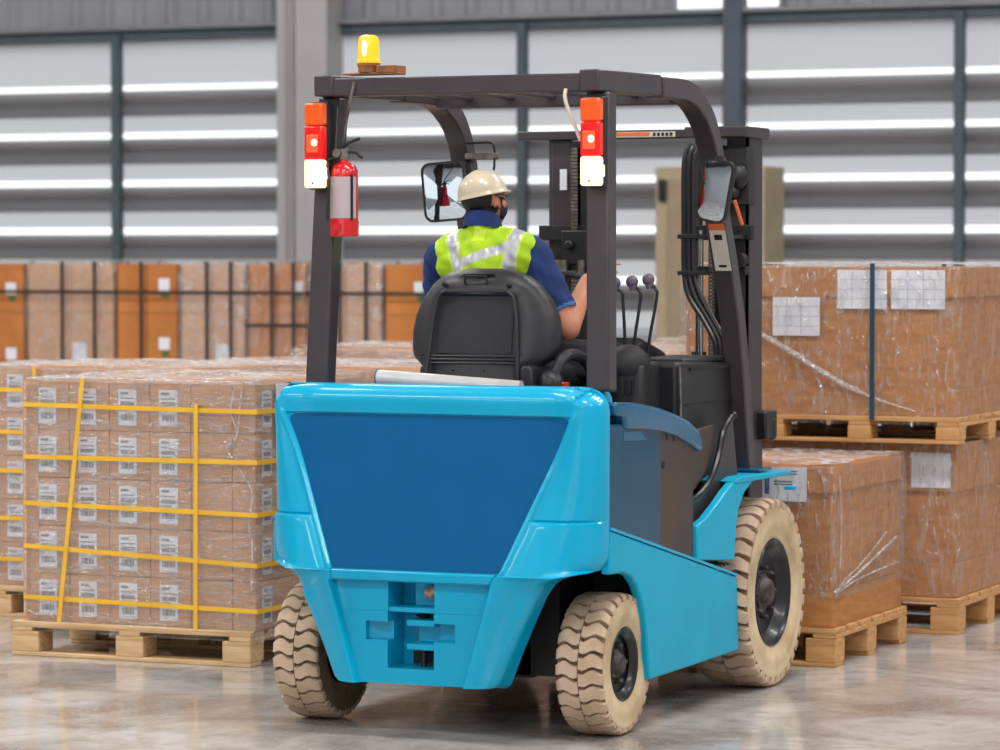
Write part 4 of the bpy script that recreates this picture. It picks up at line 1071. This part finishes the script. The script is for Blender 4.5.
# ---- mirrors
def mirror(name, c, w_, h_, yaw, roll, arm, label):
    e = empty(name, (c[0], c[1] - 1.1, c[2])); e.parent = FK; e['label'] = label
    e.rotation_euler = (0, roll, yaw)
    g = MB(); g.prism(rrect(-w_ / 2, w_ / 2, -h_ / 2, h_ / 2, .035, 5), 1, .0, .028); P(g, 'mirror_shell', M['rubber'], e, bevel=.008)
    g = MB(); o_ = rrect(-w_ / 2, w_ / 2, -h_ / 2, h_ / 2, .035, 5); i_ = rrect(-w_ / 2 + .008, w_ / 2 - .008, -h_ / 2 + .008, h_ / 2 - .008, .028, 5)
    g.grid([[(p[0], q2, p[1]) for p in pp] for pp, q2 in ((o_, 0), (o_, -.006), (i_, -.006), (i_, 0))], 0, True); P(g, 'mirror_rim', M['black'], e)
    g = MB(); o_ = rrect(-w_ / 2 + .007, w_ / 2 - .007, -h_ / 2 + .007, h_ / 2 - .007, .03, 5); rows_ = []
    for q2 in (0, .2, .4, .6, .8, .92, 1.0): rows_.append([(p[0] * q2, -.0005 - .0085 + ((p[0] * q2) ** 2 + (p[1] * q2) ** 2) * .55, p[1] * q2) for p in o_])
    g.grid(rows_, 0, True); P(g, 'mirror_face', M['mirror'], e, angle=80)
    g = MB(); g.tube(bez(arm, 6), .011, 8); P(g, 'mirror_arm', M['black'])
mirror('side_mirror', (-.520, 1.35, 1.927), .172, .232, math.radians(14), math.radians(-5), [(-.50, 1.38, 1.99), (-.47, 1.44, 2.04), (-.47, 1.50, 2.05)], 'left mirror reflecting the hall')
mirror('side_mirror', (.592, 1.36, 1.922), .128, .238, math.radians(-6), math.radians(11), [(.592, 1.39, 1.98), (.59, 1.46, 2.04), (.53, 1.50, 2.05)], 'right mirror reflecting the hall')
# work lamp with tube guard on the left pillar
e = empty('work_lamp', (-.44, 1.45 - 1.1, 2.06)); e.parent = FK; e['label'] = 'small work lamp in a tube guard'
g = MB(); g.tube(bez([(-.03, .0, .055), (.03, 0, .058), (.078, .0, .055), (.088, 0, .03), (.088, 0, -.03), (.085, 0, -.05)], 5), .005, 6); P(g, 'guard_tube', M['black'], e)
g = MB(); g.prism(rrect(-.03, .095, -.008, .018, .008, 3), 1, -.02, .03); P(g, 'lamp_body', M['steel'], e, bevel=.003)

# ---- mast
def chan(mb, x0_, x1_, y0_, y1_, z0_, z1_): mb.box(x0_, x1_, y0_, y1_, z0_, z1_)
for s_ in (1, -1):
    g = MB()
    a, b = .338, .434
    g.box(s_ * a, s_ * b, 2.20, 2.225, .10, 2.15); g.box(s_ * (b - .018), s_ * b, 2.20, 2.36, .10, 2.15); g.box(s_ * a, s_ * b, 2.335, 2.36, .10, 2.15)
    P(g, 'mast_channel', M['blackmetal'], bevel=.003)
    g = MB(); g.box(s_ * .255, s_ * .335, 2.22, 2.24, .12, 2.12); g.box(s_ * .30, s_ * .318, 2.22, 2.36, .12, 2.12); g.box(s_ * .255, s_ * .335, 2.34, 2.36, .12, 2.12)
    P(g, 'inner_mast_channel', M['deep'], bevel=.003)
    g = MB(); g.lathe([(.026, .2), (.026, 1.22), (.030, 1.22), (.030, 1.29), (.014, 1.29), (.014, 2.13)], (s_ * .225, 2.19, 0), 'z', 16); cy = P(g, 'lift_cylinder', M['blackmetal'])
    g = MB(); g.lathe([(.011, 1.25), (.011, 1.78)], (s_ * .245, 2.155, 0), 'z', 12); g.lathe([(.009, 1.25), (.009, 1.72)], (s_ * .285, 2.16, 0), 'z', 12); P(g, 'lift_rods', M['chrome'])
    g = MB()
    for k2 in range(60): g.box(s_ * .285, s_ * .310, 2.135, 2.147, 1.25 + k2 * .0145, 1.261 + k2 * .0145)
    P(g, 'lift_chain', M['steel'], smooth=False)
g = MB(); g.box(-.56, .455, 2.17, 2.24, 2.15, 2.186); g.box(.20, .462, 2.08, 2.37, 2.148, 2.192); P(g, 'mast_top_beam', M['blackmetal'], bevel=.005)
g = MB(); g.box(-.16, .13, 2.167, 2.169, 2.156, 2.178, 0); g.box(-.16, .02, 2.165, 2.167, 2.162, 2.176, 1)
for k2 in range(5): g.box(.035 + k2 * .018, .046 + k2 * .018, 2.165, 2.167, 2.160, 2.174, 2)
P(g, 'mast_sticker', [M['stickerw'], M['stickero'], M['black']], smooth=False)
for s_ in (1, -1):
    g = MB(); g.box(s_ * .21, s_ * .46, 2.15, 2.19, 1.74, 1.80); g.box(s_ * .21, s_ * .44, 2.14, 2.18, 1.60, 1.635); g.lathe([(.018, -.02), (.018, .02)], (s_ * .20, 2.15, 1.76), 'y', 12); g.lathe([(.016, -.02), (.016, .02)], (s_ * .20, 2.14, 1.62), 'y', 12)
    g.lathe([(.03, -.03), (.03, .02), (.02, .03)], (s_ * .42, 2.13, 1.66), 'y', 14)
    P(g, 'mast_bracket', M['deep'], bevel=.003)
    if s_ < 0: continue
    g = MB(); g.prism([(s_ * .33, 1.88), (s_ * .345, 2.10), (s_ * .455, 2.11), (s_ * .46, 1.88)], 1, 2.12, 2.20); g.ellip((s_ * .42, 2.11, 1.99), (.04, .04, .055)); g.ellip((s_ * .40, 2.11, 1.93), (.03, .04, .03)); P(g, 'chain_anchor', M['black'], bevel=.004)
for zc in (.10, .90):
    g = MB(); g.box(-.43, .43, 2.22, 2.34, zc, zc + .07); P(g, 'mast_cross_tie', M['blackmetal'], bevel=.004)
g = MB(); g.box(-.37, -.34, 2.16, 2.165, 1.945, 2.03); P(g, 'white_tag', M['whitelabel'])
# hoses
for k2, (dx, dy) in enumerate(((0, 0), (.026, .01), (.052, .0))):
    g = MB(); g.tube(bez([(.285 + dx, 2.04, 2.06 + .0), (.262 + dx, 2.0, 2.115), (.240 + dx * .8, 1.98, 2.05), (.238 + dx * .8, 1.98, 1.8), (.24 + dx * .8, 1.98, 1.62), (.262 + dx, 1.97, 1.52), (.335 + dx * .8, 1.95, 1.42), (.385 + dx * .8, 1.93, 1.34), (.40 + dx * .6, 1.92, 1.26)], 6), .0115, 8)
    P(g, 'hydraulic_hose', M['rubber'])
g = MB(); g.box(.215, .33, 1.965, 1.995, 1.60, 1.618); P(g, 'hose_clamp', M['black'], bevel=.002)
g = MB(); g.box(.215, .33, 1.965, 1.995, 1.745, 1.763); g.box(.29, .44, 1.975, 2.17, 1.745, 1.76); P(g, 'hose_clamp', M['black'], bevel=.002)
# orange rod beside pillar
g = MB(); g.tube([(.447, 1.99, 1.895), (.468, 2.02, 1.80)], .008, 8); P(g, 'orange_strip', M['stickero'], label='orange strip')
# carriage, forks
g = MB(); g.box(-.48, .48, 2.38, 2.42, .93, 1.02); g.box(-.48, .48, 2.38, 2.42, .40, .50); g.box(-.42, -.36, 2.36, 2.42, .40, 1.02); g.box(.36, .42, 2.36, 2.42, .40, 1.02)
g.box(.40, .475, 2.30, 2.44, .935, 1.05); P(g, 'fork_carriage', M['black'], bevel=.01)
for x_ in (-.25, .18):
    g = MB(); g.prism([(2.425, 1.0), (2.46, 1.0), (2.47, .10), (3.35, .065), (3.35, .055), (2.425, .052)], 0, x_ - .05, x_ + .05); P(g, 'fork', M['blackmetal'], bevel=.004)
# tilt cylinders
for s_ in (1, -1):
    g = MB(); g.tube([(s_ * .33, 1.35, .70), (s_ * .33, 2.0, .86)], .035, 12); g.tube([(s_ * .33, 2.0, .86), (s_ * .33, 2.2, .91)], .018, 10); P(g, 'tilt_cylinder', M['blackmetal'])

# ---- cab interior
g = MB(); g.box(-.52, .52, 1.0, 1.95, .56, .60); P(g, 'floor_plate', M['black'])
g = MB(); g.prism([(1.18, 1.285), (1.84, 1.262), (1.86, .60), (1.45, .60), (1.42, .80), (1.30, .93), (1.18, .99)], 0, .20, .515); cw2 = P(g, 'right_cowl', M['black'], bevel=.022, seg=3)
g = MB(); g.prism(rrect(.27, .49, 1.268, 1.290, .006, 2), 1, 1.30, 1.80); P(g, 'cowl_tray_rim', M['vinyl'], bevel=.004)
g = MB(); g.tube(bez([(.518, 1.18, 1.27), (.521, 1.18, 1.20), (.521, 1.185, 1.10), (.519, 1.19, 1.0)], 4), .006, 6); P(g, 'cowl_edge_highlight', M['steel'])  # pale strip painted in for the highlight down the cowl's rear edge
g = MB(); g.box(.517, .521, 1.23, 1.80, 1.118, 1.122); g.box(.517, .520, 1.30, 1.75, 1.245, 1.258); P(g, 'cowl_groove', M['deep'])
g = MB(); g.prism([(1.42, .60), (1.42, 1.30), (1.60, 1.36), (1.86, 1.30), (1.86, .60)], 0, -.50, .22); P(g, 'dashboard', M['black'], bevel=.03, seg=3)
g = MB(); g.prism([(.98, 1.06), (1.0, 1.275), (1.19, 1.285), (1.19, 1.0)], 0, .27, .44); P(g, 'lever_console', M['vinyl'], bevel=.012, seg=3)
g = MB(); g.ellip((.362, 1.06, 1.262), (.085, .09, .088), n=24); g.lathe([(.083, 1.0), (.085, 1.262)], (.362, 1.06, 0), 'z', 24); P(g, 'armrest_pod', M['deep'])
g = MB()
for k2 in range(5): g.box(.29 + k2 * .026, .302 + k2 * .026, .972, .985, 1.17, 1.22)
P(g, 'console_vents', M['black'])
for (kx, kz, bx2, by2) in ((.215, 1.575, .252, 1.30), (.286, 1.580, .280, 1.30), (.352, 1.588, .338, 1.30)):
    e = empty('control_lever', (bx2, by2 - 1.1, 1.25)); e.parent = FK
    g = MB(); top_ = (kx - bx2 + .022, 0, kz - 1.25 - .03)
    g.tube(bez([(0, 0, 0), ((kx - bx2) * .3 + .012, 0, .12), (kx - bx2 + .030, 0, kz - 1.25 - .07), (kx - bx2 + .026, 0, kz - 1.25 - .035), (kx - bx2, 0, kz - 1.25 - .01)], 5), .0065, 8); P(g, 'lever_rod', M['rubber'], e)
    g = MB(); g.ellip((kx - bx2 - .004, 0, kz - 1.25), (.024, .022, .024)); g.lathe([(.012, -.035), (.016, -.015)], (kx - bx2, 0, kz - 1.25), 'z', 12); P(g, 'lever_knob', M['knob'], e)
g = MB()
for x_ in (.25, .28, .338): g.lathe([(.022, 1.26), (.018, 1.29), (.012, 1.31)], (x_, 1.30, 0), 'z', 12)
g.box(.22, .37, 1.26, 1.34, 1.20, 1.265); P(g, 'lever_boots', M['rubber'])
# steering wheel and column
e = empty('steering_wheel', (-.12, 1.48 - 1.1, 1.505)); e.parent = FK; e.rotation_euler = (math.radians(38), 0, 0)
g = MB(); pts = [(.165 * math.cos(2 * PI * k2 / 32), .165 * math.sin(2 * PI * k2 / 32), 0) for k2 in range(33)]; g.tube(pts, .013, 10, cap=False); P(g, 'wheel_ring', M['vinyl'], e)
g = MB(); g.lathe([(.045, -.03), (.045, 0), (.03, .01), (0, .01)], (0, 0, 0), 'z', 20)
for a in (90, 210, 330): g.tube([(0, 0, -.01), (.155 * math.cos(math.radians(a)), .155 * math.sin(math.radians(a)), -.003)], .009, 8)
P(g, 'wheel_spokes', M['black'], e)
g = MB(); g.tube([(-.12, 1.50, 1.48), (-.12, 1.68, 1.22)], .035, 12); g.box(-.22, .02, 1.62, 1.70, 1.30, 1.52, rot=Matrix.Rotation(math.radians(-20), 3, 'X')); P(g, 'steering_column', M['black'], bevel=.01)
# gauge panel seen by the rear right post
g = MB(); g.box(-.34, -.12, 2.10, 2.14, 1.64, 1.78); g.lathe([(.022, 0), (.018, -.025)], (-.30, 2.10, 1.72), 'y', 14); g.lathe([(.022, 0), (.018, -.025)], (-.19, 2.10, 1.72), 'y', 14); P(g, 'valve_block', M['black'], bevel=.006)
g = MB(); g.lathe([(.016, 1.35), (.016, 1.66)], (-.25, 2.10, 0), 'z', 12); g.box(-.36, -.31, 2.08, 2.10, 1.60, 1.66); P(g, 'valve_fittings', M['steel'])
# curved mud flap by the step
g = MB(); g.prism([(1.02, 1.0), (1.20, 1.03), (1.38, 1.04), (1.37, .95), (1.30, .87), (1.18, .81), (1.02, .78)], 0, .56, .583); P(g, 'inner_step_guard', M['brownplate'], bevel=.004)
g = MB(); g.tube(bez([(.60, 1.04, .765), (.60, 1.18, .79), (.60, 1.30, .84), (.60, 1.385, .925), (.60, 1.435, 1.01), (.60, 1.53, 1.065)], 6), .013, 8); P(g, 'rubber_edge', M['rubber'])
g = MB(); g.prism([(1.02, .56), (1.02, .74), (1.20, .775), (1.33, .83), (1.42, .92), (1.47, 1.01), (1.56, 1.06), (1.62, .84), (1.45, .72), (1.40, .56)], 0, .575, .594); P(g, 'well_panel', M['blackmetal'], bevel=.003)
g = MB(); g.ellip((.60, 1.55, 1.07), (.016, .014, .014)); P(g, 'pivot_knob', M['rubber'])

# ---- seat
e = empty('operator_seat', (-.10, .72 - 1.1, 1.19)); e.parent = FK; e['label'] = 'black moulded operator seat'
def seat_half(z):
    tab = [(1.16, .205), (1.20, .212), (1.26, .222), (1.285, .250), (1.305, .278), (1.34, .290), (1.40, .292), (1.46, .280), (1.52, .252), (1.57, .212), (1.60, .175), (1.618, .135), (1.628, .10), (1.632, .06)]
    for (a, b), (c_, d) in zip(tab, tab[1:]):
        if z <= c_: return b + (d - b) * (z - a) / (c_ - a)
    return tab[-1][1]
g = MB(); rows = []
nz_ = 46; nu = 40
for i2 in range(nz_ + 1):
    z_ = 1.16 + (1.632 - 1.16) * (1 - (1 - i2 / nz_) ** 1.0)
    w_ = seat_half(z_); ring = []
    lean = (z_ - 1.16) * .16; endt = max(0, (z_ - 1.56) / .075); th = .085 * math.sqrt(max(.02, 1 - min(1, endt) ** 2))
    for k2 in range(nu):
        a = 2 * PI * k2 / nu; ca, sa = math.cos(a), math.sin(a)
        x_ = w_ * math.copysign(abs(ca) ** .75, ca); y_ = th * math.copysign(abs(sa) ** .6, sa)
        y_ += .05 * (abs(x_) / .29) ** 2.2
        if y_ < 0 and False: pass
        # recessed rear panel
        if sa < -.3 and abs(x_) < .172 - (z_ - 1.22) * .06 and 1.30 < z_ < 1.535: y_ += .012
        if sa < -.3 and abs(x_) < .045 and 1.572 < z_ < 1.606: y_ += .022
        ring.append((x_, y_ + lean, z_ - 1.19))
    rows.append(ring)
g.grid(rows, 0, True); g.add(rows[-1], [tuple(range(nu))]); g.add(rows[0], [tuple(range(nu))])
P(g, 'backrest', M['vinyl'], e, angle=40)
def yb(z_, x_=0, ex=.002): return -.085 + (z_ - 1.16) * .16 + .05 * (abs(x_) / .29) ** 2.2 - ex
g = MB()
fr_ = [(-.192, 1.165), (-.178, 1.30), (-.166, 1.45), (-.150, 1.53), (-.125, 1.548), (.125, 1.548), (.150, 1.53), (.166, 1.45), (.178, 1.30), (.192, 1.165)]
g.tube([(x_, yb(z_, x_), z_ - 1.19) for x_, z_ in fr_], .0075, 8)
for zz in (1.285, 1.298, 1.311): g.tube([(x_, yb(zz, x_, -.001), zz - 1.19) for x_ in (-.17, -.08, 0, .08, .17)], .004, 6)
P(g, 'seat_shell_ribs', M['vinyl'], e)
g = MB(); g.grid([[(x_, yb(z_, x_, -.009), z_ - 1.19) for x_ in (-.15, -.1, -.05, 0, .05, .1, .15)] for z_ in (1.322, 1.36, 1.40, 1.44, 1.48, 1.53)]); P(g, 'seat_pocket', M['vinylpanel'], e)
g = MB()
for x_, z_ in ((-.13, 1.575), (.13, 1.572)): g.ellip((x_, yb(z_, x_, 0), z_ - 1.19), (.011, .006, .011))
for x_, z_ in ((-.07, 1.262), (.055, 1.262)): g.ellip((x_, yb(z_, x_, 0), z_ - 1.19), (.005, .004, .005))
g.tube([(-.045, yb(1.60), 1.575 - 1.19), (-.042, yb(1.6), 1.603 - 1.19), (.042, yb(1.6), 1.603 - 1.19), (.045, yb(1.6), 1.575 - 1.19)], .005, 6)
P(g, 'seat_bolts', M['black'], e)
g = MB(); g.prism(rrect(-.25, .25, -.01, .10, .04, 4), 1, .02, .50); P(g, 'seat_cushion', M['vinyl'], e, bevel=.02, seg=3)
g = MB(); g.prism(rrect(-.22, .22, -.05, -.012, .01, 2), 1, .0, .45); P(g, 'seat_base', M['black'], e)
g = MB(); g.prism([(.198, -.03), (.198, .075), (.208, .09), (.232, .09), (.245, .075), (.25, -.03)], 1, -.07, .05); P(g, 'recline_cover', M['vinyl'], e, bevel=.008)
for s_ in (1,):
    g = MB(); g.tube(bez([(s_ * .29, .0, -.02), (s_ * .30, .02, .06), (s_ * .315, .06, .115), (s_ * .33, .14, .125), (s_ * .34, .24, .09), (s_ * .345, .28, .03)], 6), [.022] * 31, 10); P(g, 'hip_restraint', M['vinyl'], e)
g = MB(); g.ellip((.285, .01, .02), (.05, .05, .055)); P(g, 'belt_reel', M['vinyl'], e)
g = MB(); g.box(.325, .355, .0, .03, -.015, .03); P(g, 'belt_buckle', M['red'], e, bevel=.004, label='red belt buckle')
# rolled plastic on the hood: a thing of its own
g = MB(); g.tube([(-.375, .45, 1.236), (-.12, .46, 1.222), (.18, .47, 1.205)], [.030, .029, .028], 20); g.lathe([(.032, -.002), (.032, .002)], (-.375, .45, 1.236), 'x', 20, 1)
o = g.build('plastic_roll', [M['rollwhite'], M['inkblue']], None, (-4.955, 10.7, 0)); tag(o, 'milky white roll lying on the forklift deck behind the seat', 'roll')

# ---- fire extinguisher strapped to the left rear post
ex = empty('fire_extinguisher', (-4.955 - .448, 10.7 + .32, 1.748)); tag(ex, 'red fire extinguisher with black hose hanging on the left rear post of the forklift', 'fire extinguisher')
g = MB(); g.lathe([(0, 0), (.046, .0), (.050, .006), (.050, .062)], (0, 0, 0), 'z', 28, 0); g.lathe([(.050, .062), (.050, .222)], (0, 0, 0), 'z', 28, 0); g.lathe([(.050, .222), (.049, .238), (.040, .256), (.022, .266), (.016, .268), (.016, .28)], (0, 0, 0), 'z', 28, 0)
g.build('cylinder', M['red'], ex)
g = MB(); vs = []
for z_ in (.066, .215):
    vs.append([(.0512 * math.cos(a), .0512 * math.sin(a), z_) for a in [math.radians(-160 + 150 * k2 / 14) for k2 in range(15)]])
g.grid(vs); o = g.build('extinguisher_label', M['palelabel'], ex); o['label'] = 'pale label'
g = MB(); g.tube(bez([(-.02, -.02, .285), (-.05, -.035, .27), (-.035, -.052, .20), (-.042, -.05, .10), (-.045, -.048, .06)], 6), .0055, 8); g.build('hose', M['rubber'], ex)
g = MB(); g.tube([(.045, -.03, .06), (.045, -.03, .225)], .005, 6); g.build('hanging_strap', M['rubber'], ex)
g = MB(); g.lathe([(.052, .0), (.0525, .03), (.052, .055)], (0, 0, .002), 'z', 28); g.box(-.012, .012, -.062, -.05, .02, .045); g.build('holder_band', M['red'], ex)
g = MB(); g.lathe([(.018, .278), (.020, .285), (.020, .312), (.012, .318)], (0, 0, 0), 'z', 14); g.lathe([(.016, 0), (.016, -.012)], (-.018, -.018, .30), 'y', 14); g.build('valve', M['steel'], ex)
g = MB(); g.tube([(-.012, 0, .318), (.02, 0, .338), (.062, 0, .352)], .0055, 8); g.tube([(.01, 0, .305), (.045, 0, .302), (.072, 0, .282)], .0055, 8); g.build('squeeze_handle', M['black'], ex)
